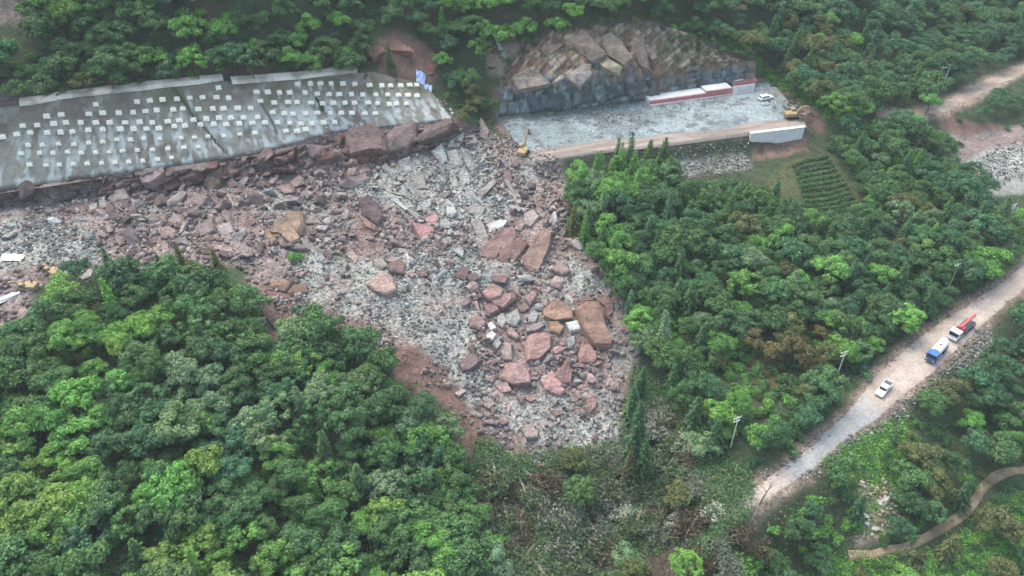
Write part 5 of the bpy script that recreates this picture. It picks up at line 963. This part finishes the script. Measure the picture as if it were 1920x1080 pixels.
while nf < 185:
    x, y = rngf.uniform(Pf.min(0), Pf.max(0))
    if not inside(np.array([x]), np.array([y]), Pf)[0] or any(inside(np.array([x]), np.array([y]), g)[0] for g in REDP): continue
    if any((x - a) ** 2 + (y - b) ** 2 < 1.55 ** 2 for a, b in donef): donef and donef.pop(0) if rngf.random() < .02 else None; continue
    donef.append((x, y)); k = rngf.integers(0, 5); tm, cm = FALL[k]; z = float(H(x, y)); px, py, _ = project((x, y, z))
    tn = FTONE[rngf.choice(5, p=[.42, .3, .09, .14, .05])] if px > 1000 else FTONE[rngf.choice(5, p=[.3, .2, .05, .25, .2])]
    rt = empty("fallen_tree", (x, y, z), 0); s = rngf.uniform(.75, 1.4); rt.scale = (s, s, s); rt.rotation_euler = (rngf.normal() * .1, .12, -1.57 + rngf.normal() * .8)
    a = bpy.data.objects.new("crown", cm); b = bpy.data.objects.new("trunk", tm)
    for o in (a, b): COL.objects.link(o); o.parent = rt
    c = tn[1] * rngf.uniform(.7, 1.1); a.color = (*c, 1); nf += 1
    tag(rt, f"{tn[0]} fallen tree below the slide, {px / 19.2:.1f}% across and {py / 10.8:.1f}% down", "fallen tree", "fallen trees below the slide")
def brush(weight, n, label):
    rng = np.random.default_rng(n); x, y = scatter(weight, n, rng); a = -1.57 + rng.normal(size=n) * .9; L = rng.uniform(.8, 3.2, n); z = H(x, y) + rng.uniform(.05, .6, n)
    d = np.stack([np.cos(a), np.sin(a), rng.normal(size=n) * .2], -1); w = np.stack([-np.sin(a), np.cos(a), 0 * a], -1) * .05; u = np.array([0, 0, .07]); P = np.stack([x, y, z], -1); e = P + d * L[:, None]
    V = np.stack([P - w, P + w, P + u, e - w * .4, e + w * .4, e + u * .4], 1).reshape(-1, 3); i = np.arange(n)[:, None, None] * 6; F = (np.array([[0, 1, 4, 3], [1, 2, 5, 4], [2, 0, 3, 5]])[None] + i).reshape(-1, 4)
    c = np.array([lin(150, 140, 126), lin(120, 106, 92), lin(96, 84, 72), lin(176, 168, 154)])[rng.integers(0, 4, n)]
    tag(mesh_np("brushwood", V, F, M_RUBBLE, np.repeat(c, 6, 0)), label, "brushwood", kind="stuff")
edgeL = mask([(720, 640), (820, 680), (900, 800), (960, 850), (960, 900), (860, 850), (760, 720)], 0, 1, 1)
brush(mFALL * (1 - .6 * mDEB) + edgeL * .6, 2600, "broken branches and twigs tangled below the slide")
cover("leaf_litter", mFALL * (1 - .8 * mDEB) * (1 - mRED), 9000, ['dark', 'olive', 'dark', 'deep blue', 'mid', 'grey'], .55, "torn dusty leaves among the fallen trees", 1.1, .5)
# ------------------------------------------------------------------ built and parked things
M_WHITE = plain("white paint", lin(226, 226, 222), .4); M_BLUE = plain("blue paint", lin(52, 104, 158), .35); M_RED = plain("red paint", lin(178, 84, 84), .45); M_GLASS = plain("dark glass", (.02, .025, .03), .12, bs=0)
M_TYRE = plain("rubber", (.02, .02, .02), .85); M_STEEL = plain("dark steel", (.07, .07, .075), .5); M_YEL = plain("dusty yellow paint", lin(160, 138, 100), .75, .6, 1.2); M_CW = plain("pale concrete", lin(206, 204, 200), .85, .82, 1.1, .6, .2)
M_FORM = plain("red formwork", lin(172, 116, 114), .7, .75, 1.15, .8); M_PINK = plain("pinkish concrete", lin(214, 186, 184), .85, .85, 1.1, .6); M_POLE = plain("pale concrete pole", lin(196, 202, 194), .8); M_ANCH = plain("anchor block concrete", lin(226, 222, 206), .85, .78, 1.12, .9, .25)
M_FRAME = plain("dirty concrete", lin(168, 156, 144), .9, .7, 1.1, 1.2, .3); M_TARP = plain("blue tarpaulin", lin(150, 170, 206), .5, .6, 1.3, 1.5); M_LIGHT = plain("lamp lens", lin(236, 232, 220), .15); M_SHEETM = plain("white sheet metal", lin(232, 230, 228), .35)
def bx(bm, c, s, rz=0.0, ry=0.0, taper=1.0):
    m = Matrix.Translation(c) @ Matrix.Rotation(rz, 4, 'Z') @ Matrix.Rotation(ry, 4, 'Y') @ Matrix.Diagonal((*s, 1))
    r = bmesh.ops.create_cube(bm, size=1.0, matrix=m)
    if taper != 1.0:
        t = Vector(c)
        for v in r["verts"]:
            if v.co.z > t.z: v.co.x = t.x + (v.co.x - t.x) * taper; v.co.y = t.y + (v.co.y - t.y) * taper
    return r["verts"]
def cyl(bm, c, r, d, axis='Y', seg=14, r2=None):
    rot = {'Y': Matrix.Rotation(R(90), 4, 'X'), 'X': Matrix.Rotation(R(90), 4, 'Y'), 'Z': Matrix.Identity(4)}[axis]
    bmesh.ops.create_cone(bm, cap_ends=True, segments=seg, radius1=r, radius2=r if r2 is None else r2, depth=d, matrix=Matrix.Translation(c) @ rot)
def part(name, mat, parent, build, bev=.04):
    bm = bmesh.new(); build(bm)
    if bev: bmesh.ops.bevel(bm, geom=bm.edges[:], offset=bev, segments=1, affect='EDGES', clamp_overlap=True)
    return from_bm(name, bm, mat, parent)
def facing(front, rear, off=0):
    a = hit(*front); b = hit(*rear); return (a + b) / 2, math.atan2(a.y - b.y, a.x - b.x), (a - b)
def vehicle(name, front, rear, label, cat):
    c, rz, d = facing(front, rear); o = empty(name, c + Vector((0, 0, .1)), rz); pitch = math.atan2(d.z, math.hypot(d.x, d.y)); o.rotation_euler = (0, -pitch, rz); return tag(o, label, cat)
def wheels(o, xs, half, r=.5, w=.35):
    for x in xs:
        for s in (-1, 1):
            wl = part("wheel", M_TYRE, o, lambda bm: cyl(bm, (x, s * half, r), r, w), .03); part("rim", M_STEEL if r > .45 else M_WHITE, wl, lambda bm: cyl(bm, (x, s * (half + .03), r), r * .55, w), .02)
def lamps(o, x, y, z):
    for s in (-1, 1): part("headlight", M_LIGHT, o, lambda bm: bx(bm, (x, s * y, z), (.08, .35, .2)), 0)
# tanker
t = vehicle("tanker_truck", (1738, 684), (1770, 648), "small tanker truck with blue cab and white tank parked on the lower road", "truck")
part("chassis", M_STEEL, t, lambda bm: bx(bm, (-.2, 0, .85), (7.4, 1.0, .3)))
def _cab(bm):
    v = bx(bm, (3.0, 0, 1.75), (1.9, 2.35, 2.0))
    for q in v:
        if q.co.z > 2 and q.co.x > 3: q.co.x -= .35
cab = part("cab", M_BLUE, t, _cab, .12); part("windshield", M_GLASS, cab, lambda bm: [setattr(q.co, 'x', q.co.x - (.27 if q.co.z > 2 else 0)) for q in bx(bm, (3.9, 0, 2.1), (.1, 2.05, .85))], 0)
for s in (-1, 1): part("side_window", M_GLASS, cab, lambda bm: bx(bm, (3.1, s * 1.17, 2.15), (1.0, .06, .7)), 0); part("mirror", M_STEEL, cab, lambda bm: bx(bm, (3.75, s * 1.4, 2.1), (.1, .2, .45)), 0)
part("sun_visor", M_BLUE, cab, lambda bm: bx(bm, (3.72, 0, 2.72), (.4, 2.1, .08)), 0); part("bumper", M_STEEL, t, lambda bm: bx(bm, (3.98, 0, .75), (.2, 2.3, .4)))
tank = part("tank", M_WHITE, t, lambda bm: [cyl(bm, (-.9, 0, 1.95), 1.12, 5.2, 'X', 24)], .12); part("hatch", M_STEEL, tank, lambda bm: cyl(bm, (-.3, 0, 3.1), .32, .2, 'Z'), .02); part("walkway", M_SHEETM, tank, lambda bm: bx(bm, (-1.2, 0, 3.07), (3.6, .55, .06)), 0)
part("mudguard", M_STEEL, t, lambda bm: [bx(bm, (-2.2, s * 1.0, 1.15), (2.6, .5, .08)) for s in (-1, 1)], 0); wheels(t, (2.7, -1.6, -2.7), .98, .48); lamps(t, 4.06, .85, 1.05)
# crane truck
t = vehicle("crane_truck", (1776, 645), (1824, 604), "truck with white cab and red folded crane boom parked behind the tanker", "truck")
part("chassis", M_RED, t, lambda bm: bx(bm, (-.4, 0, .95), (8.6, 1.1, .35)))
def _cab(bm):
    v = bx(bm, (3.6, 0, 1.75), (2.0, 2.4, 2.0))
    for q in v:
        if q.co.z > 2 and q.co.x > 3.6: q.co.x -= .3
cab = part("cab", M_WHITE, t, _cab, .12); part("windshield", M_GLASS, cab, lambda bm: [setattr(q.co, 'x', q.co.x - (.24 if q.co.z > 2 else 0)) for q in bx(bm, (4.56, 0, 2.1), (.1, 2.1, .85))], 0)
for s in (-1, 1): part("side_window", M_GLASS, cab, lambda bm: bx(bm, (3.7, s * 1.2, 2.15), (1.0, .06, .7)), 0)
part("bumper", M_WHITE, t, lambda bm: bx(bm, (4.62, 0, .8), (.22, 2.4, .5))); lamps(t, 4.74, .85, .95)
part("deck", M_STEEL, t, lambda bm: bx(bm, (-1.4, 0, 1.25), (6.4, 2.3, .18))); part("turret", M_RED, t, lambda bm: [bx(bm, (.9, 0, 1.9), (1.3, 1.5, 1.2)), bx(bm, (1.9, 0, 1.7), (.5, 2.0, .8))])
bm_ = part("boom", M_RED, t, lambda bm: [bx(bm, (-1.6, 0, 2.75), (6.4, .6, .65), 0, .07), bx(bm, (-4.6, 0, 2.6), (1.8, .42, .45), 0, .07)]); part("hook", M_STEEL, bm_, lambda bm: cyl(bm, (-5.4, 0, 2.2), .15, .5, 'Z'), .02)
for x in (-.4, -4.2):
    for s in (-1, 1): part("outrigger", M_RED, t, lambda bm: [bx(bm, (x, s * 1.1, 1.0), (.3, .5, .3)), bx(bm, (x, s * 1.25, .6), (.2, .2, .9))], .02)
wheels(t, (3.2, -2.0, -3.2), 1.0, .52)
def light_car(name, front, rear, label, cat, pickup):
    t = vehicle(name, front, rear, label, cat)
    def hull(bm):
        prof = [(-2.6, .45), (-2.65, .95), (-2.6, 1.05), (1.2, 1.08), (2.45, .95), (2.65, .75), (2.65, .42)]
        a = [bm.verts.new((x, -.9, z)) for x, z in prof]; b = [bm.verts.new((x, .9, z)) for x, z in prof]; bm.faces.new(a[::-1]); bm.faces.new(b)
        for i in range(len(prof)): j = (i + 1) % len(prof); bm.faces.new((a[i], a[j], b[j], b[i]))
    body = part("body", M_WHITE, t, hull, .08)
    x0, x1 = (-.9, 1.0) if pickup else (-2.3, 1.0)
    cab = part("roof", M_WHITE, t, lambda bm: [setattr(q.co, 'x', q.co.x * (1) - (.0 if q.co.z < 1.4 else (.45 if q.co.x > (x0 + x1) / 2 else -.15))) for q in bx(bm, ((x0 + x1) / 2, 0, 1.42), (x1 - x0, 1.6, .72))], .08)
    part("windshield", M_GLASS, t, lambda bm: [setattr(q.co, 'x', q.co.x - (.42 if q.co.z > 1.3 else 0)) for q in bx(bm, (x1 + .04, 0, 1.36), (.06, 1.45, .5))], 0)
    for s in (-1, 1): part("side_window", M_GLASS, t, lambda bm: bx(bm, ((x0 + x1) / 2 - .15, s * .81, 1.42), ((x1 - x0) * .75, .05, .36)), 0)
    if pickup: part("cargo_bed", M_STEEL, t, lambda bm: bx(bm, (-1.78, 0, 1.08), (1.55, 1.55, .1)), 0); part("tailgate", M_WHITE, t, lambda bm: bx(bm, (-2.62, 0, 1.15), (.08, 1.7, .35)), 0); [part("bed_side", M_WHITE, t, lambda bm: bx(bm, (-1.75, s * .85, 1.18), (1.7, .08, .3)), 0) for s in (-1, 1)]
    else: part("rear_window", M_GLASS, t, lambda bm: bx(bm, (x0 - .01, 0, 1.4), (.06, 1.3, .35)), 0)
    wheels(t, (1.7, -1.65), .82, .36, .24); lamps(t, 2.66, .65, .72); return t
light_car("pickup_truck", (1643, 748), (1667, 720), "white pickup with dark cargo bed driving on the grey stretch of road", "pickup", True)
light_car("parked_car", (1447, 185), (1424, 190), "white car parked on the pad's grey gravel near the formwork", "car", False)
# excavators
def excavator(px, rz, boom, label, tilt=(0, 0), off=0.2, s=1.0, sink=0):
    p = hit(*px); t = empty("excavator", p + Vector((0, 0, off - sink)), rz); t.rotation_euler = (tilt[0], tilt[1], rz); t.scale = (s, s, s); tag(t, label, "excavator")
    for k in (-1, 1):
        def tr(bm):
            prof = [(-1.9, .35), (-1.6, .05), (1.6, .05), (1.9, .35), (1.9, .6), (1.6, .9), (-1.6, .9), (-1.9, .6)]
            a = [bm.verts.new((x, k * 1.2 - .28, z)) for x, z in prof]; b = [bm.verts.new((x, k * 1.2 + .28, z)) for x, z in prof]; bm.faces.new(a[::-1]); bm.faces.new(b)
            for i in range(8): bm.faces.new((a[i], a[(i + 1) % 8], b[(i + 1) % 8], b[i]))
        part("track", M_TYRE, t, tr, .04)
    part("undercarriage", M_STEEL, t, lambda bm: bx(bm, (0, 0, .75), (2.0, 1.9, .5)))
    body = part("body", M_YEL, t, lambda bm: bx(bm, (-.6, -.15, 1.6), (3.0, 2.4, 1.1)), .1); part("counterweight", M_YEL, body, lambda bm: bx(bm, (-2.3, 0, 1.55), (.6, 2.5, 1.2)), .12); part("exhaust", M_STEEL, body, lambda bm: cyl(bm, (-1.4, -.6, 2.4), .08, .6, 'Z'), 0)
    cab = part("cab", M_YEL, t, lambda bm: bx(bm, (.5, .75, 2.2), (1.5, 1.0, 1.6), 0, 0, .9), .08); part("windshield", M_GLASS, cab, lambda bm: bx(bm, (1.24, .75, 2.35), (.08, .8, .95)), 0); part("side_window", M_GLASS, cab, lambda bm: bx(bm, (.5, 1.24, 2.35), (1.0, .06, .8)), 0)
    def beam(name, a, b, w, h, parent):
        a = Vector(a); b = Vector(b); d = b - a; return part(name, M_YEL, parent, lambda bm: bx(bm, (a + b) / 2, (d.length, w, h), 0, -math.atan2(d.z, d.x)), .05)
    q = [(.9, -.2, 1.7)] + [(x, -.2, z) for x, z in boom]
    bo = beam("boom", q[0], q[1], .45, .6, t); beam("upper_boom", q[1], q[2], .42, .5, bo); st = beam("stick", q[2], q[3], .35, .42, t)
    part("bucket", M_STEEL, t, lambda bm: [bx(bm, (q[3][0] - .35, -.2, q[3][2] - .35), (.9, 1.1, .7), 0, .5)], .08)
    part("cylinder", M_STEEL, bo, lambda bm: bx(bm, ((q[0][0] + q[1][0]) / 2 + .3, -.2, (q[0][2] + q[1][2]) / 2 - .35), ((Vector(q[1]) - Vector(q[0])).length * .6, .16, .16), 0, -math.atan2(q[1][2] - q[0][2], q[1][0] - q[0][0])), 0)
    return t
excavator((981, 290), R(72), [(2.6, 4.6), (4.2, 6.4), (5.6, 4.4)], "yellow excavator with raised arm standing on brown rock beside the pad", (0, -.06), .1, 1.0)
excavator((1484, 222), R(12), [(2.8, 3.6), (4.8, 3.6), (6.4, 1.4)], "tan excavator reaching right at the pad's far end above the white wall", (0, 0), .1, 1.0)
excavator((52, 540), R(178), [(2.6, 2.9), (4.4, 2.6), (5.2, .8)], "dusty yellow excavator in the rubble near the left edge", (0, .05), 0, .95, 1.0)
excavator((98, 512), R(150), [(2.4, 2.6), (4.0, 2.2), (5.0, .6)], "yellow excavator half hidden by dark shrubs on the left shelf", (.05, .05), 0, .9, .9)
# utility poles
def pole_part(rt, x0, top, r=.16):
    bm = bmesh.new(); tube_bm(bm, [(x0, 0, -1), (x0, 0, top * .5), (x0, 0, top)], [r, r * .8, r * .6], 8); return from_bm("pole", bm, M_POLE, rt)
def utility(px, top_px, label, rz=.3, double=0.0):
    p = hit(*px); lo, hi = 3.0, 25.0
    for _ in range(30):
        m = (lo + hi) / 2; y = project((p.x, p.y, p.z + m))[1]
        if y > top_px[1]: lo = m
        else: hi = m
    hgt = lo; rt = empty("utility_pole", p, rz); tag(rt, label, "utility pole")
    for x0 in ([0] if not double else [-double / 2, double / 2]): pole_part(rt, x0, hgt)
    spans = [(hgt - .5, 2.0 + double), (hgt - 1.5, 1.6 + double)] if not double else [(hgt - .6, 2.2 + double), (hgt - 3.2, double), (hgt - 4.2, double)]
    for z, w in spans:
        arm = part("crossarm", M_POLE, rt, lambda bm: bx(bm, (0, .2, z), (w, .1, .11)), 0)
        for s in (-1, 0, 1): part("insulator", M_WHITE, arm, lambda bm: cyl(bm, (s * w * .45, .2, z + .22), .07, .3, 'Z', 8), 0)
    return rt
utility((1760, 167), (1771, 124), "twin utility pole with crossarms standing left of the far dirt track", R(5), 2.4)
utility((1880, 436), (1907, 382), "tall utility pole near the photo's right edge above the road bend", .5)
utility((1776, 545), (1795, 495), "utility pole among trees upslope of the crane truck", .4)
utility((1568, 708), (1585, 659), "utility pole on the bushy bank upslope of the pickup", .4)
utility((1370, 838), (1389, 782), "utility pole nearest the fallen trees, above the road's lower end", .4)
# the white retaining wall under the pad, and the stepped walls in formwork behind it
def wall_between(a, b):
    a = Vector(a); b = Vector(b); d = b - a; o = empty("retaining_wall", a, math.atan2(d.y, d.x)); return o, d.length
w, Lw = wall_between(PZ(1406, 249, 12.4), PZ(1506, 236, 12.4)); w.location.z = 0; zt = 17.6; zb_ = 11.6
a0 = Vector(PZ(1406, 247, zt)); b0 = Vector(PZ(1506, 235, zt)); w.location = (a0.x, a0.y - 1.0, 0); Lw = (b0 - a0).length; w.rotation_euler = (0, 0, math.atan2(b0.y - a0.y, b0.x - a0.x))
tag(w, "long white concrete retaining wall holding the pad's lower right corner", "wall"); part("wall_face", M_CW, w, lambda bm: [bx(bm, (Lw / 2, 0, (zt + zb_) / 2), (Lw, .9, zt - zb_))], .03); part("coping", M_SHEETM, w, lambda bm: bx(bm, (Lw / 2, -.02, zt + .12), (Lw + .2, 1.1, .22)), .02)
a0 = Vector(PZ(1218, 199, 17.5)); b0 = Vector(PZ(1414, 172, 17.5)); Lf = (b0 - a0).length; rzf = math.atan2(b0.y - a0.y, b0.x - a0.x)
def fw(x): return Lf * x
def stepped(label, f0, f1, plinth, face0, face1, depth, upper=None):
    o = empty("formwork_wall", a0, rzf); o.location = a0 + Vector((0, 0, .05)); tag(o, label, "wall"); x0, x1 = fw(f0), fw(f1); cx = (x0 + x1) / 2; L_ = x1 - x0
    part("footing", M_PINK, o, lambda bm: bx(bm, (cx, depth / 2, plinth / 2), (L_, depth + .8, plinth)), .03)
    part("wall", M_CW if upper else M_FORM, o, lambda bm: bx(bm, (cx, .3, (face0 + face1) / 2), (L_ - .1, .5, face1 - face0)), .03)
    if not upper:
        part("concrete_top", M_CW, o, lambda bm: bx(bm, (cx, .55 + depth / 2, face1 / 2 + .08), (L_ - .2, depth, face1 + .1)), .05)
        f = part("formwork", M_FORM, o, lambda bm: [bx(bm, (x0 + .4 + i * 1.2, 0, (face0 + face1) / 2), (.12, .12, face1 - face0)) for i in range(int(L_ / 1.2))], 0)
    else:
        part("formwork", M_FORM, o, lambda bm: [bx(bm, (cx, .9, (face1 + upper) / 2), (L_ - .1, .15, upper - face1))] + [bx(bm, (x0 + .3 + i * 1.1, .75, (face1 + upper) / 2), (.12, .2, upper - face1 + .3)) for i in range(int(L_ / 1.1))], 0)
        part("end_panel", M_FORM, o, lambda bm: bx(bm, (x1 + .1, 1.2, upper / 2), (.15, 2.2, upper)), 0); part("rail", M_SHEETM, o, lambda bm: bx(bm, (cx - 2, .95, upper + .25), (3, .12, .12)), 0)
    return o
stepped("long low formwork wall with white concrete top under the rock cut", 0, .53, .45, .45, 1.6, 4.2)
stepped("middle formwork wall, a step taller, red panels under a white top", .53, .78, .4, .4, 2.3, 4.0)
stepped("tallest stepped wall at the right, white concrete under red formwork", .785, 1.0, .3, .3, 2.7, 1.6, 4.2)
# anchors
def anchor_mesh():
    bm = bmesh.new(); bx(bm, (0, 0, .15), (1.75, 1.35, .6), 0, 0, .86); bx(bm, (0, 0, .5), (.55, .5, .2), 0, 0, .8); bmesh.ops.bevel(bm, geom=bm.edges[:], offset=.04, segments=1, affect='EDGES'); me = bpy.data.meshes.new("anchor_block"); bm.to_mesh(me); bm.free(); me.materials.append(M_ANCH); return me
SPX, SPY, _ = project((SLP[..., 0], SLP[..., 1], SLP[..., 2])); AM = anchor_mesh(); rs = np.random.default_rng(3); tdir = Vector(PZ(*SLOPE_BOT[5])) - Vector(PZ(*SLOPE_BOT[1])); tdir.normalize()
for r, p in blocks:
    ppx, ppy, _ = project(p); dd = np.hypot(SPX - ppx, SPY - ppy); vi, ui = np.unravel_index(int(dd.argmin()), dd.shape); vi = min(max(vi, 1), SLP.shape[0] - 2); n = Vector(SLN[vi, ui]).normalized(); _a, _c, _d = rayxy(ppx, ppy); _v = Vector((_a, _c, -_d)); _o = Vector((0, 0, CAMZ)); p = _o + _v * ((Vector(SLP[vi, ui]) - _o).dot(n) / _v.dot(n)); t1 = Vector((tdir.x, tdir.y, 0)); t1 = (t1 - n * t1.dot(n)).normalized(); t2 = n.cross(t1)
    o = bpy.data.objects.new("anchor_block", AM); COL.objects.link(o); o.matrix_world = Matrix.Translation(p + n * .05) @ Matrix((t1, t2, n)).transposed().to_4x4() @ Matrix.Rotation(rs.normal() * .04 - .07, 4, 'Z') @ Matrix.Diagonal((rs.uniform(.85, 1.1) * (.8 if r in (5, 6, 7) else 1), rs.uniform(.85, 1.1) * (.8 if r in (5, 6, 7) else 1), 1, 1))
    px, py, _ = project(p); tag(o, f"white concrete anchor block {ROWNAMES[r]}, {px / 19.2:.1f}% across", "anchor block", "concrete anchor blocks on the cut slope")
# small finds
bm = bmesh.new(); a = hit(490, 194); b = hit(522, 253); tube_bm(bm, [a + Vector((0, -.3, .5)), (a + b) / 2 + Vector((.3, -.4, .6)), b + Vector((0, -.4, .7))], [.2, .2, .2], 8); tag(from_bm("drain_pipe", bm, M_STEEL), "dark drain pipe slanting down the anchored slope", "pipe")
def crumple(name, px, w, h, mat, label, cat, seed, amp=.6):
    p = hit(*px); n = 14; u, v = np.meshgrid(np.linspace(-.5, .5, n), np.linspace(-.5, .5, n)); x = p.x + u * w + .3 * (vnoise(v * 6, u * 4, seed) - .5); y = p.y + v * h + .3 * (vnoise(u * 6, v * 4, seed + 1) - .5); z = H(x, y) + .25 + amp * vnoise(u * 7, v * 7, seed + 2)
    return tag(mesh_np(name, np.stack([x, y, z], -1).reshape(-1, 3), gridF(n, n), mat), label, cat)
crumple("tarpaulin", (789, 150), 2.6, 3.4, M_TARP, "crumpled blue tarpaulin at the top right corner of the anchored slope", "tarpaulin", 1, 1.0)
crumple("tarpaulin", (803, 172), 2.4, 3.0, M_TARP, "pale blue rag of tarpaulin just below the crumpled blue one", "tarpaulin", 9, .9)
def panel(px, size, rz, label, ry=.1):
    p = hit(*px); o = empty("metal_sheet", p + Vector((0, 0, .5)), rz); o.rotation_euler = (.12, ry, rz); tag(o, label, "sheet metal")
    part("panel", M_SHEETM, o, lambda bm: bx(bm, (0, 0, 0), (size[0], size[1], .08)), 0); part("rib", M_WHITE, o, lambda bm: [bx(bm, (0, -size[1] / 2 + (i + .5) * size[1] / 4, .07), (size[0], .08, .08)) for i in range(4)], 0)
panel((4, 566), (7.5, 1.8), R(58), "broad white metal sheet lying at the photo's left edge"); panel((19, 559), (5.0, .8), R(52), "narrow white metal sheet beside the broad one at the left edge")
panel((16, 486), (2.6, 2.2), R(8), "left one of two white panels in grey rubble at the left", .25); panel((34, 486), (2.6, 2.2), R(4), "right one of two white panels in grey rubble at the left", .2)
p = hit(268, 414); fr = empty("concrete_frame", p + Vector((0, 0, .2)), .2); fr.rotation_euler = (R(40), 0, .1); tag(fr, "broken pale concrete frame standing among the shelf's boulders", "concrete frame")
for s in (-1, 1): part("post", M_FRAME, fr, lambda bm: bx(bm, (s * 1.2, 0, 2.1), (.45, .45, 4.4)), .04)
for z in (.3, 4.2): part("beam", M_FRAME, fr, lambda bm: bx(bm, (0, .02, z), (2.0, .5, .7)), .04)
p = hit(1424, 946); bm = bmesh.new(); rt = tag(empty("bare_tree", p, 0), "thin dark bare tree leaning over the road's lower end", "tree")
tube_bm(bm, [(0, 0, -.5), (.4, .1, 2.4), (1.0, .2, 4.8), (1.3, .3, 7.0)], [.16, .13, .09, .03]); from_bm("trunk", bm, M_BARK, rt)
for i, (a, e) in enumerate((((.7, .15, 3.6), (-.5, .3, 5.6)), ((.9, .2, 4.4), (2.0, .2, 6.2)), ((1.1, .2, 5.4), (.5, .1, 7.2)))): bm = bmesh.new(); tube_bm(bm, [a, ((a[0] + e[0]) / 2, a[1], (a[2] + e[2]) / 2 - .1), e], [.07, .05, .02], 5); from_bm("branch", bm, M_BARK, rt)
# rows of crops on the terrace between pad and forest
for i in range(12):
    f = i / 11; a = hit(1486 + 36 * f - 14 * f * f, 314 + 92 * f); b = hit(1552 + 62 * f, 292 + 100 * f); rng = np.random.default_rng(i); n = 1100; s = rng.random(n); C = np.array(a)[None] * (1 - s[:, None]) + np.array(b)[None] * s[:, None] + np.stack([rng.normal(size=n) * .1, rng.normal(size=n) * .3 + np.sin(s * 5 + i * .3) * .5, rng.random(n) * .0], -1); C[:, 2] = H(C[:, 0], C[:, 1]) + rng.random(n) * .8
    V = leafcards(C, unit(rng.normal(size=(n, 3)) * .6 + [0, 0, .8]), .5 * rng.uniform(.6, 1.3, n), .26, rng); o = mesh_np("crop_row", V, quads_as(V), M_LEAF); o.color = (*(TONES['mid'] * rng.uniform(.7, .95)), 1)
    tag(o, f"{['topmost', 'second', 'third', 'fourth', 'fifth', 'sixth', 'seventh', 'eighth', 'ninth', 'tenth', 'last but one', 'lowest'][i]} green crop row on the small terrace below the white wall", "crop row", "crop rows on the terrace")
# ------------------------------------------------------------------ the air
def haze(density):
    bm = bmesh.new(); bmesh.ops.create_cube(bm, size=1.0); o = from_bm("haze", bm, None)
    zb = float(Z.min()) - 1.5; zt = max(float(Z.max()), CAMZ) + 14; o.scale = (1900, 1500, zt - zb); o.location = (0, 420, (zt + zb) / 2)
    m = bpy.data.materials.new("hazy air"); m.use_nodes = True; N = m.node_tree.nodes; N.remove(N["Principled BSDF"]); v = N.new("ShaderNodeVolumePrincipled")
    v.inputs["Density"].default_value = density; v.inputs["Color"].default_value = (.86, .93, 1.0, 1); v.inputs["Anisotropy"].default_value = .0
    m.node_tree.links.new(v.outputs[0], N["Material Output"].inputs["Volume"]); o.data.materials.append(m); tag(o, kind="stuff")
haze(.00014)
S.cycles.volume_bounces = 1
